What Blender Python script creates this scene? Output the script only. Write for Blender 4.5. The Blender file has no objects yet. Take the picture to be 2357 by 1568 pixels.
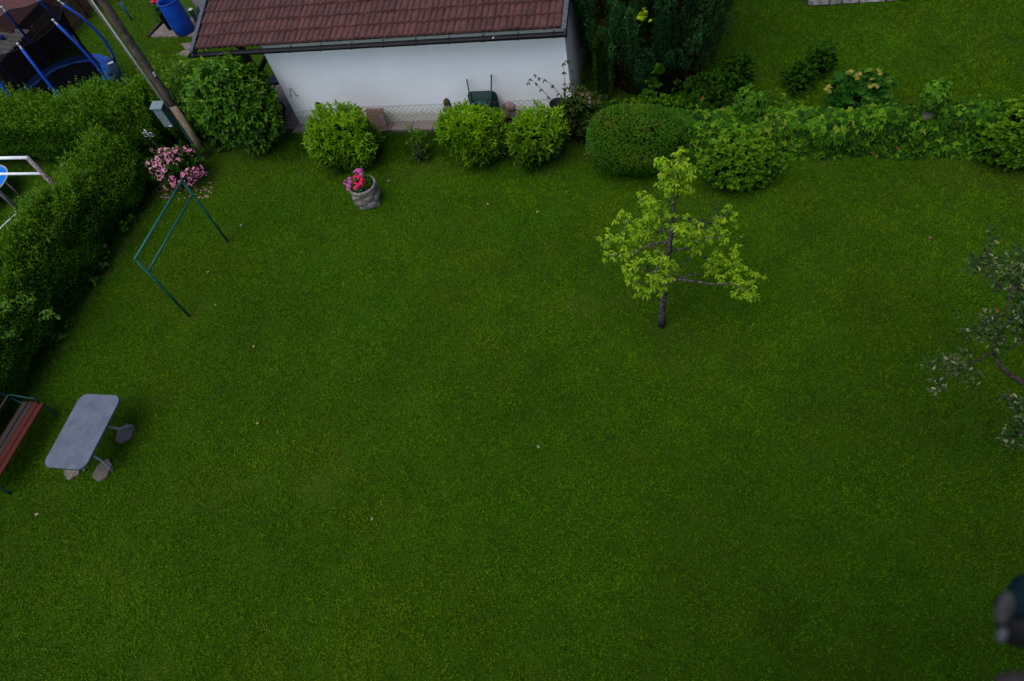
import bpy, math
import numpy as np
from mathutils import Vector
R=math.radians
sc=bpy.context.scene
# ------------------------------------------------------------ camera, sky, sun, exposure
HC=9.6; PITCH=R(54.675); ROLL=R(-16.783); YAW=R(23.6); FPX=1571.0; IW,IH=2357.0,1568.0
def _cam():
    fw=np.array([0,math.cos(PITCH),-math.sin(PITCH)]); r0=np.array([1.,0,0]); u0=np.cross(r0,fw)
    c,s=math.cos(ROLL),math.sin(ROLL); r=c*r0+s*u0; u=-s*r0+c*u0
    c,s=math.cos(YAW),math.sin(YAW); M=np.array([[c,-s,0],[s,c,0],[0,0,1]])
    return M@fw,M@r,M@u
FW,RT,UP=_cam()
cd=bpy.data.cameras.new('camera'); cam=bpy.data.objects.new('camera',cd); sc.collection.objects.link(cam)
from mathutils import Matrix
m=Matrix(((RT[0],UP[0],-FW[0],0),(RT[1],UP[1],-FW[1],0),(RT[2],UP[2],-FW[2],HC),(0,0,0,1)))
cam.matrix_world=m
cd.sensor_width=36; cd.lens=36*FPX/IW; cd.clip_start=.05; cd.clip_end=500
cd.dof.use_dof=True; cd.dof.focus_distance=12.0; cd.dof.aperture_fstop=3.2
sc.camera=cam
SUN_EL,SUN_AZ=R(66),R(205)      # azimuth measured clockwise from +y
w=bpy.data.worlds.new('World'); sc.world=w; w.use_nodes=True
nt=w.node_tree; nt.nodes.clear()
sky=nt.nodes.new('ShaderNodeTexSky'); sky.sky_type='NISHITA'; sky.sun_disc=False
sky.sun_elevation=SUN_EL; sky.sun_rotation=SUN_AZ; sky.air_density=1.0; sky.dust_density=1.5; sky.ozone_density=1.0
bg=nt.nodes.new('ShaderNodeBackground'); bg.inputs[1].default_value=.12
wo=nt.nodes.new('ShaderNodeOutputWorld'); nt.links.new(sky.outputs[0],bg.inputs[0]); nt.links.new(bg.outputs[0],wo.inputs[0])
sd=bpy.data.lights.new('sun','SUN'); sd.energy=1.3; sd.angle=R(55); sd.color=(1,.98,.95)
so=bpy.data.objects.new('sun',sd); sc.collection.objects.link(so)
sv=Vector((math.sin(SUN_AZ)*math.cos(SUN_EL),math.cos(SUN_AZ)*math.cos(SUN_EL),math.sin(SUN_EL)))
so.rotation_euler=sv.to_track_quat('Z','Y').to_euler()
sc.view_settings.view_transform='Standard'; sc.view_settings.look='None'; sc.view_settings.gamma=1
sc.view_settings.exposure=.78
sc.render.engine='CYCLES'

rng=np.random.default_rng(7)
# ------------------------------------------------------------ survey helpers
def ray(x,y): return FW+(x-IW/2)/FPX*RT-(y-IH/2)/FPX*UP
def at(x,y,z=0.):
    d=ray(x,y); t=(z-HC)/d[2]; return np.array([t*d[0],t*d[1],z])
def onY(x,y,Y):
    d=ray(x,y); t=Y/d[1]; return np.array([t*d[0],Y,HC+t*d[2]])
def onX(x,y,X):
    d=ray(x,y); t=X/d[0]; return np.array([X,t*d[1],HC+t*d[2]])
def on_blob(x,y,c,r,k=1.0):
    for z in np.linspace(c[2]+r[2]*1.2,.05,60):
        p=at(x,y,z)
        if (((p-np.asarray(c))/(np.asarray(r)*k))**2).sum()<1: return p
    return at(x,y,c[2]*.6)
# ------------------------------------------------------------ scene helpers
def tag(o,label=None,cat=None,group=None,kind=None):
    if label:o['label']=label
    if cat:o['category']=cat
    if group:o['group']=group
    if kind:o['kind']=kind
    return o
def empty(name,loc=(0,0,0),rz=0,**k):
    o=bpy.data.objects.new(name,None); sc.collection.objects.link(o); o.location=loc; o.rotation_euler=(0,0,rz); return tag(o,**k)
def link(name,me,parent=None):
    o=bpy.data.objects.new(name,me); sc.collection.objects.link(o)
    if parent is not None:o.parent=parent
    return o
class MB:
    """collects polygons; build() links them as one mesh object"""
    def __init__(s): s.v=[];s.f=[];s.m=[];s.n=0;s.sm=[]
    def add(s,v,f,m=0,smooth=False):
        v=np.asarray(v,float); s.v.append(v)
        for q in f: s.f.append([i+s.n for i in q]); s.m.append(m); s.sm.append(smooth)
        s.n+=len(v); return s
    def box(s,c,size,rz=0,m=0,tilt=None,bev=0):
        x,y,z=[k/2 for k in size]; b=min(bev,x*.45,y*.45,z*.45)
        if b<=0:
            v=np.array([[sx*x,sy*y,sz*z] for sz in(-1,1) for sy in(-1,1) for sx in(-1,1)],float)
            f=[(0,2,3,1),(4,5,7,6),(0,1,5,4),(2,6,7,3),(0,4,6,2),(1,3,7,5)]
        else:
            v=[];idx={}
            for sx in(-1,1):
                for sy in(-1,1):
                    for sz in(-1,1):
                        for a in range(3):
                            p=[sx*(x-b),sy*(y-b),sz*(z-b)]; p[a]=(sx*x,sy*y,sz*z)[a]; idx[(sx,sy,sz,a)]=len(v); v.append(p)
            f=[]
            for a in range(3):
                o1,o2=[k for k in range(3) if k!=a]
                for sg in(-1,1):
                    q=[]
                    for s1,s2 in((-1,-1),(1,-1),(1,1),(-1,1)):
                        k=[0,0,0];k[a]=sg;k[o1]=s1;k[o2]=s2;q.append(idx[(*k,a)])
                    f.append(q)
                for s1 in(-1,1):
                    for s2 in(-1,1):
                        k0=[0,0,0];k1=[0,0,0];k0[a]=-1;k1[a]=1
                        for k in(k0,k1):k[o1]=s1;k[o2]=s2
                        f.append([idx[(*k0,o1)],idx[(*k1,o1)],idx[(*k1,o2)],idx[(*k0,o2)]])
            for sx in(-1,1):
                for sy in(-1,1):
                    for sz in(-1,1): f.append([idx[(sx,sy,sz,a)] for a in range(3)])
            v=np.array(v,float)
        if tilt is not None: v=v@np.array(Matrix.Rotation(tilt[0],3,tilt[1])).T
        cz,szn=math.cos(rz),math.sin(rz); v=v@np.array([[cz,szn,0],[-szn,cz,0],[0,0,1]])
        return s.add(v+np.asarray(c,float),f,m)
    def tube(s,pts,r,n=8,m=0,cap=True,smooth=True):
        pts=np.asarray(pts,float); k=len(pts); r=np.broadcast_to(np.asarray(r,float),(k,))
        T=np.gradient(pts,axis=0); T/=np.linalg.norm(T,axis=1)[:,None]+1e-12
        a=np.array([0,0,1.]) if abs(T[0][2])<.9 else np.array([1.,0,0])
        V=[]; an=np.arange(n)*2*math.pi/n; u=np.cross(T[0],a)
        for i in range(k):
            q=u-T[i]*(u@T[i]); u=q/np.linalg.norm(q) if np.linalg.norm(q)>1e-3 else u; w_=np.cross(T[i],u)
            V.append(pts[i]+r[i]*(np.cos(an)[:,None]*u+np.sin(an)[:,None]*w_))
        V=np.concatenate(V); F=[(i*n+j,i*n+(j+1)%n,(i+1)*n+(j+1)%n,(i+1)*n+j) for i in range(k-1) for j in range(n)]
        s.add(V,F,m,smooth)
        if cap:
            s.f.append([s.n-k*n+j for j in range(n)][::-1]);s.m.append(m);s.sm.append(False)
            s.f.append([s.n-n+j for j in range(n)]);s.m.append(m);s.sm.append(False)
        return s
    def lathe(s,prof,c=(0,0,0),n=24,m=0,smooth=True):
        an=np.arange(n)*2*math.pi/n; V=np.array([[r*math.cos(a),r*math.sin(a),z] for r,z in prof for a in an])+np.asarray(c,float)
        F=[(i*n+j,i*n+(j+1)%n,(i+1)*n+(j+1)%n,(i+1)*n+j) for i in range(len(prof)-1) for j in range(n)]
        return s.add(V,F,m,smooth)
    def prism(s,poly,z0,z1,m=0):
        k=len(poly);V=[(x,y,z0) for x,y in poly]+[(x,y,z1) for x,y in poly]
        F=[tuple(range(k))[::-1],tuple(range(k,2*k))]+[(i,(i+1)%k,k+(i+1)%k,k+i) for i in range(k)]
        return s.add(V,F,m)
    def build(s,name,mats,parent=None,loc=None):
        me=bpy.data.meshes.new(name); V=np.concatenate(s.v)
        if loc is not None: V=V-np.asarray(loc,float)
        me.from_pydata(V.tolist(),[],s.f)
        for q in (mats if isinstance(mats,(list,tuple)) else [mats]): me.materials.append(q)
        me.polygons.foreach_set('material_index',s.m); me.polygons.foreach_set('use_smooth',s.sm); me.update()
        o=link(name,me,parent)
        if loc is not None:o.location=loc
        return o
def norm(a): return a/(np.linalg.norm(a,axis=-1,keepdims=True)+1e-9)
# leaf templates: (along, across, lift), triangles
TM={'blade':([(0,-.5,0),(0,.5,0),(1,0,0)],[(0,1,2)]),
 'diamond':([(0,0,0),(.45,-.5,.12),(1,0,-.05),(.45,.5,.12)],[(0,1,2),(0,2,3)]),
 'oval':([(0,0,0),(.3,-.46,.1),(.7,-.4,.08),(1,0,-.1),(.7,.4,.08),(.3,.46,.1),(.5,0,-.02)],[(6,0,1),(6,1,2),(6,2,3),(6,3,4),(6,4,5),(6,5,0)]),
 'ivy':([(0,0,0),(-.12,-.42,.05),(.35,-.62,.02),(.48,-.3,.06),(1,0,-.1),(.48,.3,.06),(.35,.62,.02),(-.12,.42,.05)],[(0,1,2),(0,2,3),(0,3,4),(0,4,5),(0,5,6),(0,6,7)]),
 'maple':([(0,0,0),(-.15,-.35,-.05),(.12,-.32,0),(.25,-.75,-.1),(.4,-.3,0),(.62,-.52,-.06),(.62,-.16,0),(1,0,-.1),(.62,.16,0),(.62,.52,-.06),(.4,.3,0),(.25,.75,-.1),(.12,.32,0),(-.15,.35,-.05)],[(0,i,i+1) for i in range(1,13)]),
 'petal':([(0,0,0),(.6,-.5,.1),(1,-.2,.0),(1,.2,0),(.6,.5,.1)],[(0,1,2),(0,2,3),(0,3,4)])}
def leaves(P,D,N,L,Wd,tm):
    """vectorised leaf geometry -> verts, tris, per-vertex random value index"""
    T,F=TM[tm]; T=np.array(T,float); F=np.array(F,int)
    D=norm(D); S=norm(np.cross(D,N)); N=np.cross(S,D)
    n=len(P); L=np.broadcast_to(L,(n,)); Wd=np.broadcast_to(Wd,(n,))
    V=P[:,None,:]+T[None,:,0,None]*(D*L[:,None])[:,None,:]+T[None,:,1,None]*(S*Wd[:,None])[:,None,:]+T[None,:,2,None]*(N*L[:,None])[:,None,:]
    FF=F[None]+(np.arange(n)*len(T))[:,None,None]
    return V.reshape(-1,3),FF.reshape(-1,3),np.repeat(np.arange(n),len(T))
def tri_mesh(name,parts,mats,parent=None,loc=(0,0,0),smooth=False):
    """parts: list of (verts, tris, v values per vert, material index)"""
    loc=np.asarray(loc,float)
    V=np.concatenate([p[0] for p in parts])-loc; off=0;Fs=[];ms=[]
    for p in parts: Fs.append(p[1]+off); off+=len(p[0]); ms.append(np.full(len(p[1]),p[3],np.int32))
    F=np.concatenate(Fs); val=np.concatenate([p[2] for p in parts]); ms=np.concatenate(ms)
    me=bpy.data.meshes.new(name); me.vertices.add(len(V)); me.vertices.foreach_set('co',V.astype(np.float32).ravel())
    me.loops.add(F.size); me.loops.foreach_set('vertex_index',F.astype(np.int32).ravel())
    me.polygons.add(len(F)); me.polygons.foreach_set('loop_start',np.arange(0,F.size,3,dtype=np.int32)); 
    for q in mats: me.materials.append(q)
    me.polygons.foreach_set('material_index',ms)
    me.polygons.foreach_set('use_smooth',np.full(len(F),smooth,bool))
    a=me.attributes.new('v','FLOAT','POINT'); a.data.foreach_set('value',val.astype(np.float32))
    me.update(calc_edges=True)
    o=link(name,me,parent); o.location=loc; return o
def lv(P,D,N,L,Wd,tm,v,mi=0):
    V,F,i=leaves(P,D,N,L,Wd,tm); return (V,F,np.asarray(v)[i],mi)
# ------------------------------------------------------------ materials
def mat(name): 
    m=bpy.data.materials.new(name); m.use_nodes=True; return m,m.node_tree,m.node_tree.nodes['Principled BSDF']
def ramp(nt,stops,fac):
    r=nt.nodes.new('ShaderNodeValToRGB'); e=r.color_ramp.elements
    while len(e)<len(stops): e.new(.5)
    for k,(p,c) in enumerate(stops): e[k].position=p; e[k].color=(*c,1)
    nt.links.new(fac,r.inputs[0]); return r
def noise(nt,scale,detail=4,rough=.6,co='Object',dist=0):
    t=nt.nodes.new('ShaderNodeTexCoord'); n=nt.nodes.new('ShaderNodeTexNoise'); n.inputs['Scale'].default_value=scale
    n.inputs['Detail'].default_value=detail; n.inputs['Roughness'].default_value=rough; n.inputs['Distortion'].default_value=dist
    if co=='World':
        g=nt.nodes.new('ShaderNodeNewGeometry'); nt.links.new(g.outputs['Position'],n.inputs['Vector'])
    else: nt.links.new(t.outputs[co],n.inputs['Vector'])
    return n
def bump(nt,b,src,strength=.4,dist=.01):
    k=nt.nodes.new('ShaderNodeBump'); k.inputs['Strength'].default_value=strength; k.inputs['Distance'].default_value=dist
    nt.links.new(src,k.inputs['Height']); nt.links.new(k.outputs[0],b.inputs['Normal'])
def plain(name,c,rough=.6,metal=0,scale=12,var=.25,c2=None,bumps=.2,bd=.004,spec=.22,lo=.35,hi=.68,detail=5):
    m,nt,b=mat(name); n=noise(nt,scale,detail)
    c2=c2 or tuple(k*(1-var) for k in c)
    r=ramp(nt,[(lo,c2),(hi,c)],n.outputs[0]); nt.links.new(r.outputs[0],b.inputs['Base Color'])
    b.inputs['Roughness'].default_value=rough; b.inputs['Metallic'].default_value=metal; b.inputs['Specular IOR Level'].default_value=spec
    if bumps: 
        n2=noise(nt,scale*5,4); bump(nt,b,n2.outputs[0],bumps,bd)
    return m
def leafmat(name,stops,rough=.45,trans=.25,spec=.12,patch=None,pscale=1.2,tint=(1.2,1.3,.6)):
    """stops over the per-leaf value v; patch: world-space second colour"""
    m,nt,b=mat(name); a=nt.nodes.new('ShaderNodeAttribute'); a.attribute_name='v'
    stops=[(p,(c[0]*1.18,c[1]*.90,c[2]*.5) if c[1]>c[0] else c) for p,c in stops]
    r=ramp(nt,stops,a.outputs['Fac']); col=r.outputs[0]
    if patch:
        n=noise(nt,pscale,3,.6,'World',.4); mr=nt.nodes.new('ShaderNodeMapRange'); mr.inputs[1].default_value=.42; mr.inputs[2].default_value=.68
        nt.links.new(n.outputs[0],mr.inputs[0]); mx=nt.nodes.new('ShaderNodeMix'); mx.data_type='RGBA'; mx.blend_type='MULTIPLY'
        nt.links.new(mr.outputs[0],mx.inputs[0]); nt.links.new(col,mx.inputs[6]); mx.inputs[7].default_value=(*patch,1); col=mx.outputs[2]
    nt.links.new(col,b.inputs['Base Color']); b.inputs['Roughness'].default_value=rough; b.inputs['Specular IOR Level'].default_value=spec
    if trans:
        t=nt.nodes.new('ShaderNodeBsdfTranslucent'); tm=nt.nodes.new('ShaderNodeMix'); tm.data_type='RGBA'; tm.blend_type='MULTIPLY'; tm.inputs[0].default_value=1
        nt.links.new(col,tm.inputs[6]); tm.inputs[7].default_value=(*tint,1); nt.links.new(tm.outputs[2],t.inputs[0])
        ms=nt.nodes.new('ShaderNodeMixShader'); ms.inputs[0].default_value=trans
        nt.links.new(b.outputs[0],ms.inputs[1]); nt.links.new(t.outputs[0],ms.inputs[2]); nt.links.new(ms.outputs[0],nt.nodes['Material Output'].inputs[0])
    return m
M={}
M['grass']=leafmat('grass_blades',[(0,(.020,.084,.0004)),(.45,(.047,.168,.0008)),(.88,(.085,.24,.002)),(.97,(.095,.080,.018)),(1,(.10,.078,.02))],.65,.2,.10,patch=(1.3,.92,.8),pscale=.45)
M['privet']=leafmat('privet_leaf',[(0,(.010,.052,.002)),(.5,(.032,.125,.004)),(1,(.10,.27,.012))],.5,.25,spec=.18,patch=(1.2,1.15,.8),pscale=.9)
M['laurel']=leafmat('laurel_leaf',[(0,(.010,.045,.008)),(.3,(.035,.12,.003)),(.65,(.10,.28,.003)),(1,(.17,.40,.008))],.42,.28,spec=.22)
M['yew']=leafmat('clipped_yew_leaf',[(0,(.005,.038,.003)),(.5,(.020,.105,.005)),(.9,(.050,.19,.008)),(1,(.09,.05,.02))],.6,.15,spec=.12,patch=(1.35,.95,.8),pscale=1.6)
M['hydr']=leafmat('shrub_leaf',[(0,(.010,.050,.003)),(.5,(.032,.125,.005)),(1,(.10,.26,.010))],.45,.22)
M['elder']=leafmat('elder_leaf',[(0,(.012,.050,.004)),(.5,(.036,.135,.006)),(1,(.085,.26,.010))],.48,.25,spec=.18)
M['vine']=leafmat('climber_leaf',[(0,(.012,.060,.003)),(.6,(.045,.16,.006)),(1,(.14,.32,.02))],.48,.25,spec=.18)
M['ivy']=leafmat('ivy_leaf',[(0,(.003,.020,.002)),(.5,(.019,.082,.003)),(.93,(.068,.22,.008)),(1,(.2,.09,.02))],.6,.10,spec=.06)
M['ivyl']=leafmat('young_ivy_leaf',[(0,(.014,.065,.006)),(.5,(.035,.13,.010)),(1,(.08,.24,.015))],.6,.2,spec=.08)
M['darkleaf']=leafmat('dark_climber_leaf',[(0,(.010,.022,.008)),(.5,(.022,.055,.014)),(.8,(.05,.09,.02)),(1,(.09,.045,.035))],.45,.15)
M['cyp']=leafmat('cypress_spray',[(0,(.005,.032,.015)),(.5,(.013,.080,.034)),(.85,(.042,.19,.075)),(1,(.09,.28,.08))],.6,.15,spec=.15,patch=(1.4,.95,.75),pscale=1.1)
M['cypdead']=leafmat('cypress_dead_twigs',[(0,(.022,.010,.006)),(1,(.085,.032,.014))],.8,0)
M['thuja']=leafmat('thuja_leaf',[(0,(.014,.045,.002)),(1,(.055,.13,.006))],.6,.15,spec=.15)
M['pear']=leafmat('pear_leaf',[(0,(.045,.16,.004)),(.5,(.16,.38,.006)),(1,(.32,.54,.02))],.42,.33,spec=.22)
M['apple']=leafmat('apple_leaf',[(0,(.010,.042,.014)),(.6,(.032,.088,.034)),(.82,(.12,.18,.14)),(1,(.26,.32,.32))],.55,.15)
M['maple']=leafmat('maple_leaf',[(0,(.005,.04,.008)),(.6,(.014,.085,.012)),(.9,(.04,.14,.02)),(.95,(.18,.20,.04)),(1,(.26,.22,.05))],.6,.15,spec=.05)
M['fern']=leafmat('soft_shrub_leaf',[(0,(.006,.035,.003)),(1,(.024,.10,.006))],.7,.2,spec=.06)
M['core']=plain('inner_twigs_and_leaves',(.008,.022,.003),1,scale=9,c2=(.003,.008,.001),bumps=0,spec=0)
M['pink']=leafmat('pink_petal',[(0,(.45,.09,.20)),(.5,(.62,.20,.32)),(1,(.78,.42,.48))],.5,.2,tint=(1,1,1))
M['magenta']=leafmat('magenta_petal',[(0,(.45,.06,.28)),(1,(.65,.18,.45))],.5,.2,tint=(1,1,1))
M['hotpink']=leafmat('hot_pink_petal',[(0,(.70,.015,.09)),(1,(.85,.05,.18))],.5,.2,tint=(1,1,1))
M['bark']=plain('lichen_bark',(.22,.19,.18),.9,scale=28,c2=(.022,.014,.010),bumps=.8,bd=.01,lo=.42,hi=.72)
M['apbark']=plain('apple_bark',(.06,.042,.034),.9,scale=30,c2=(.02,.012,.01),bumps=.6,bd=.01)
M['stem']=plain('shrub_stem',(.06,.04,.025),.9,scale=30)
M['green_metal']=plain('green_painted_tube',(.010,.105,.070),.38,scale=14,c2=(.006,.060,.042),bumps=.1)
M['iron']=plain('green_cast_iron',(.008,.055,.048),.5,scale=25,c2=(.004,.03,.026),bumps=.3)
M['redwood']=plain('red_stained_plank',(.085,.012,.006),.6,scale=18,c2=(.045,.008,.005),bumps=.2)
M['darkwood']=plain('dark_grey_plank',(.045,.029,.027),.65,scale=20,c2=(.026,.017,.016),bumps=.3)
M['tabletop']=plain('mottled_grey_laminate',(.118,.128,.158),.5,scale=6,c2=(.078,.086,.110),bumps=0,lo=.34,hi=.72,detail=9)
M['edge']=plain('dark_table_edge',(.05,.055,.065),.5,bumps=0)
M['alu']=plain('aluminium_tube',(.34,.35,.37),.4,0,c2=(.26,.27,.29),bumps=0)
M['concrete']=plain('weathered_concrete',(.26,.225,.205),.95,scale=18,c2=(.10,.085,.075),bumps=.8,bd=.01,detail=8)
M['pad']=plain('buried_slab_concrete',(.20,.165,.145),.95,scale=26,c2=(.08,.062,.052),bumps=.8,bd=.01,detail=9)
M['moss']=plain('moss',(.055,.065,.008),1,scale=30,c2=(.035,.016,.008),bumps=1,bd=.01)
M['white']=plain('white_paint',(.72,.74,.74),.5,scale=9,c2=(.5,.46,.44),lo=.25,hi=.45)
M['rust']=plain('rusty_white_paint',(.34,.30,.30),.7,scale=26,c2=(.12,.055,.04),lo=.4,hi=.6)
M['blue']=plain('blue_plastic',(.006,.060,.36),.35,scale=5,c2=(.004,.040,.27),bumps=.03)
M['foam']=plain('blue_foam_sleeve',(.005,.065,.42),.6,scale=40,c2=(.003,.040,.28),bumps=.6,bd=.006)
M['padblue']=plain('blue_trampoline_pad',(.006,.095,.42),.6,scale=7,c2=(.003,.045,.22),bumps=.4,bd=.01)
M['navy']=plain('navy_cover',(.006,.022,.05),.5,bumps=.2)
M['jump']=plain('black_jump_mat',(.006,.007,.009),.9,scale=60,bumps=.2,spec=.05)
M['black']=plain('black_plastic',(.008,.008,.009),.6,scale=8,bumps=.1,spec=.08)
M['gutter']=plain('dark_gutter_metal',(.009,.0085,.010),.6,0,scale=9,c2=(.005,.005,.006),bumps=.1)
M['verge']=plain('grey_verge_metal',(.085,.10,.115),.55,.2,scale=22,c2=(.035,.04,.045),bumps=.1,lo=.3,hi=.6)
M['beam']=plain('dark_timber',(.035,.024,.020),.8,scale=16,bumps=.4)
M['orange']=plain('orange_paint',(.50,.050,.006),.4,scale=12,c2=(.32,.03,.005),bumps=.05)
M['red']=plain('red_paint',(.42,.012,.012),.4,bumps=0)
M['barrow']=plain('dark_green_tray',(.010,.030,.026),.45,scale=9,bumps=.1)
M['barrowtube']=plain('dark_teal_tube',(.025,.060,.060),.45,bumps=0)
M['bluechalk']=plain('blue_marking_paint',(.03,.15,.36),.7,scale=60,bumps=0)
M['poolblue']=plain('light_blue_sheet',(.010,.19,.62),.4,scale=4,c2=(.006,.12,.50),bumps=.1)
M['box']=plain('pale_green_metal_box',(.15,.205,.205),.5,scale=25,c2=(.11,.15,.15),bumps=.1)
M['boxdark']=plain('teal_metal_box_side',(.020,.075,.080),.5,scale=14,bumps=.1)
M['pole1']=plain('weathered_dark_pole',(.125,.095,.075),.95,scale=9,c2=(.050,.034,.026),bumps=.8,bd=.01)
M['pole2']=plain('olive_brown_beam',(.25,.20,.11),.9,scale=10,c2=(.14,.11,.06),bumps=.5)
M['tan']=plain('tan_pole_foot',(.30,.24,.15),.9,scale=12,c2=(.17,.13,.075),bumps=.5)
M['conduit']=plain('pale_conduit',(.50,.52,.53),.5,bumps=0)
M['brownfence']=plain('brown_picket_wood',(.080,.036,.020),.8,scale=14,c2=(.04,.018,.011),bumps=.3)
M['playwall']=plain('red_brown_boards',(.17,.045,.020),.7,scale=10,bumps=.3)
M['greywall']=plain('grey_rendered_wall',(.26,.23,.24),.9,scale=30,c2=(.20,.175,.185),bumps=.3)
M['greypicket']=plain('blue_grey_picket',(.075,.105,.125),.5,bumps=0)
M['corr']=plain('corrugated_grey_sheet',(.26,.235,.21),.6,scale=6,c2=(.13,.11,.095),bumps=0)
M['sand']=plain('tan_panel',(.17,.13,.085),.8,scale=8,bumps=.2)
M['stone']=plain('pale_wall_stone',(.48,.46,.45),.9,scale=9,c2=(.16,.15,.16),bumps=.9,bd=.02,detail=8)
M['mortar']=plain('mortar',(.24,.20,.19),.95,scale=30,bumps=.4)
M['pinkstone']=plain('reddish_stone',(.26,.165,.13),.9,scale=14,c2=(.15,.095,.08),bumps=.5)
M['brownstone']=plain('brown_field_stone',(.13,.095,.085),.9,scale=14,c2=(.06,.042,.04),bumps=.6,bd=.01)
M['wire']=plain('galvanised_wire',(.06,.066,.07),.5,.3,bumps=0)
M['soil']=plain('dark_soil',(.028,.017,.011),1,scale=40,c2=(.012,.008,.006),bumps=1,bd=.01)
M['silver']=plain('silver_ornament',(.55,.56,.60),.4,.3,bumps=0)
M['tealball']=plain('teal_glass_ball',(.01,.20,.30),.1,bumps=0)
M['hosewhite']=plain('white_hose',(.6,.62,.64),.5,bumps=0)
M['barebone']=plain('dull_grey_glaze',(.07,.07,.08),.6,bumps=0)
M['ornstone']=plain('dull_mottled_grey',(.05,.05,.05),.8,scale=60,c2=(.02,.02,.02),bumps=0)
M['darkglaze']=plain('dark_teal_glaze',(.003,.013,.016),.7,bumps=0,spec=.05)
M['paper']=plain('white_scrap',(.75,.75,.76),.7,bumps=0)
M['leafy']=plain('fallen_leaf_tan',(.30,.20,.11),.8,scale=60,bumps=0)
M['leafr']=plain('fallen_leaf_rust',(.17,.055,.022),.8,scale=60,bumps=0)
M['leafg']=plain('fallen_leaf_grey_green',(.15,.20,.13),.8,scale=60,bumps=0)
# net: a real woven mesh seen as partly open cloth
def netmat():
    m,nt,b=mat('black_safety_net'); b.inputs['Base Color'].default_value=(.005,.005,.006,1); b.inputs['Roughness'].default_value=.9; b.inputs['Specular IOR Level'].default_value=0
    t=nt.nodes.new('ShaderNodeBsdfTransparent'); x=nt.nodes.new('ShaderNodeMixShader'); x.inputs[0].default_value=.76
    nt.links.new(t.outputs[0],x.inputs[1]); nt.links.new(b.outputs[0],x.inputs[2]); nt.links.new(x.outputs[0],nt.nodes['Material Output'].inputs[0]); return m
M['net']=netmat()
def wallmat():
    m,nt,b=mat('white_roughcast_render')
    n=noise(nt,1.3,6,.6); r=ramp(nt,[(.3,(.73,.74,.74)),(.7,(.79,.80,.80))],n.outputs[0])
    g_=nt.nodes.new('ShaderNodeNewGeometry'); sx=nt.nodes.new('ShaderNodeSeparateXYZ'); nt.links.new(g_.outputs['Position'],sx.inputs[0])
    n3=noise(nt,6,6,.8); ad=nt.nodes.new('ShaderNodeMath'); ad.operation='MULTIPLY_ADD'; nt.links.new(n3.outputs[0],ad.inputs[0]); ad.inputs[1].default_value=-.55; nt.links.new(sx.outputs[2],ad.inputs[2])
    rs=ramp(nt,[(.0,(.62,.60,.52)),(.06,(.86,.86,.81)),(.25,(1,1,1))],ad.outputs[0]); rs.color_ramp.elements[0].position=0
    mx=nt.nodes.new('ShaderNodeMix'); mx.data_type='RGBA'; mx.blend_type='MULTIPLY'; mx.inputs[0].default_value=1; nt.links.new(r.outputs[0],mx.inputs[6]); nt.links.new(rs.outputs[0],mx.inputs[7])
    nt.links.new(mx.outputs[2],b.inputs['Base Color']); b.inputs['Roughness'].default_value=.95; b.inputs['Specular IOR Level'].default_value=.2
    n2=noise(nt,38,3,.7); bump(nt,b,n2.outputs[0],.5,.012); return m
M['wall']=wallmat()
def tilemat():
    m,nt,b=mat('red_brown_concrete_tile'); a=nt.nodes.new('ShaderNodeAttribute'); a.attribute_name='v'
    r=ramp(nt,[(0,(.054,.015,.011)),(.5,(.084,.024,.018)),(1,(.120,.038,.028))],a.outputs['Fac'])
    n=noise(nt,7,8,.75); r2=ramp(nt,[(.36,(.42,.40,.40)),(.60,(1,1,1)),(.8,(1.25,1.15,1.1))],n.outputs[0])
    x=nt.nodes.new('ShaderNodeMix'); x.data_type='RGBA'; x.blend_type='MULTIPLY'; x.inputs[0].default_value=1
    nt.links.new(r.outputs[0],x.inputs[6]); nt.links.new(r2.outputs[0],x.inputs[7]); nt.links.new(x.outputs[2],b.inputs['Base Color'])
    b.inputs['Roughness'].default_value=.85; n2=noise(nt,70,4,.7); bump(nt,b,n2.outputs[0],.6,.006); return m
M['tile']=tilemat()
def shinglemat():
    m,nt,b=mat('dark_red_shingles'); t=nt.nodes.new('ShaderNodeTexCoord'); k=nt.nodes.new('ShaderNodeTexBrick')
    k.inputs['Color1'].default_value=(.13,.04,.035,1); k.inputs['Color2'].default_value=(.10,.032,.028,1); k.inputs['Mortar'].default_value=(.02,.01,.01,1)
    k.inputs['Scale'].default_value=4; k.inputs['Mortar Size'].default_value=.03; nt.links.new(t.outputs['Object'],k.inputs['Vector'])
    nt.links.new(k.outputs[0],b.inputs['Base Color']); b.inputs['Roughness'].default_value=.9; return m
M['shingle']=shinglemat()
def slabmat(name,c,scale,mort=(.03,.025,.022)):
    m,nt,b=mat(name); t=nt.nodes.new('ShaderNodeTexCoord'); k=nt.nodes.new('ShaderNodeTexBrick'); k.offset=0
    k.inputs['Color1'].default_value=(*c,1); k.inputs['Color2'].default_value=(*[q*.85 for q in c],1); k.inputs['Mortar'].default_value=(*mort,1)
    k.inputs['Scale'].default_value=scale; k.inputs['Mortar Size'].default_value=.012; k.inputs['Brick Width'].default_value=.5; k.inputs['Row Height'].default_value=.5
    nt.links.new(t.outputs['Object'],k.inputs['Vector']); n=noise(nt,40,6,.8); r=ramp(nt,[(.3,(.55,.55,.55)),(.65,(1.1,1.1,1.1))],n.outputs[0])
    x=nt.nodes.new('ShaderNodeMix'); x.data_type='RGBA'; x.blend_type='MULTIPLY'; x.inputs[0].default_value=1
    nt.links.new(k.outputs[0],x.inputs[6]); nt.links.new(r.outputs[0],x.inputs[7]); nt.links.new(x.outputs[2],b.inputs['Base Color'])
    b.inputs['Roughness'].default_value=.9; bump(nt,b,n.outputs[0],.4,.005); return m
M['paving']=slabmat('grey_pink_paving_slabs',(.24,.185,.17),1.0)
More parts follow.
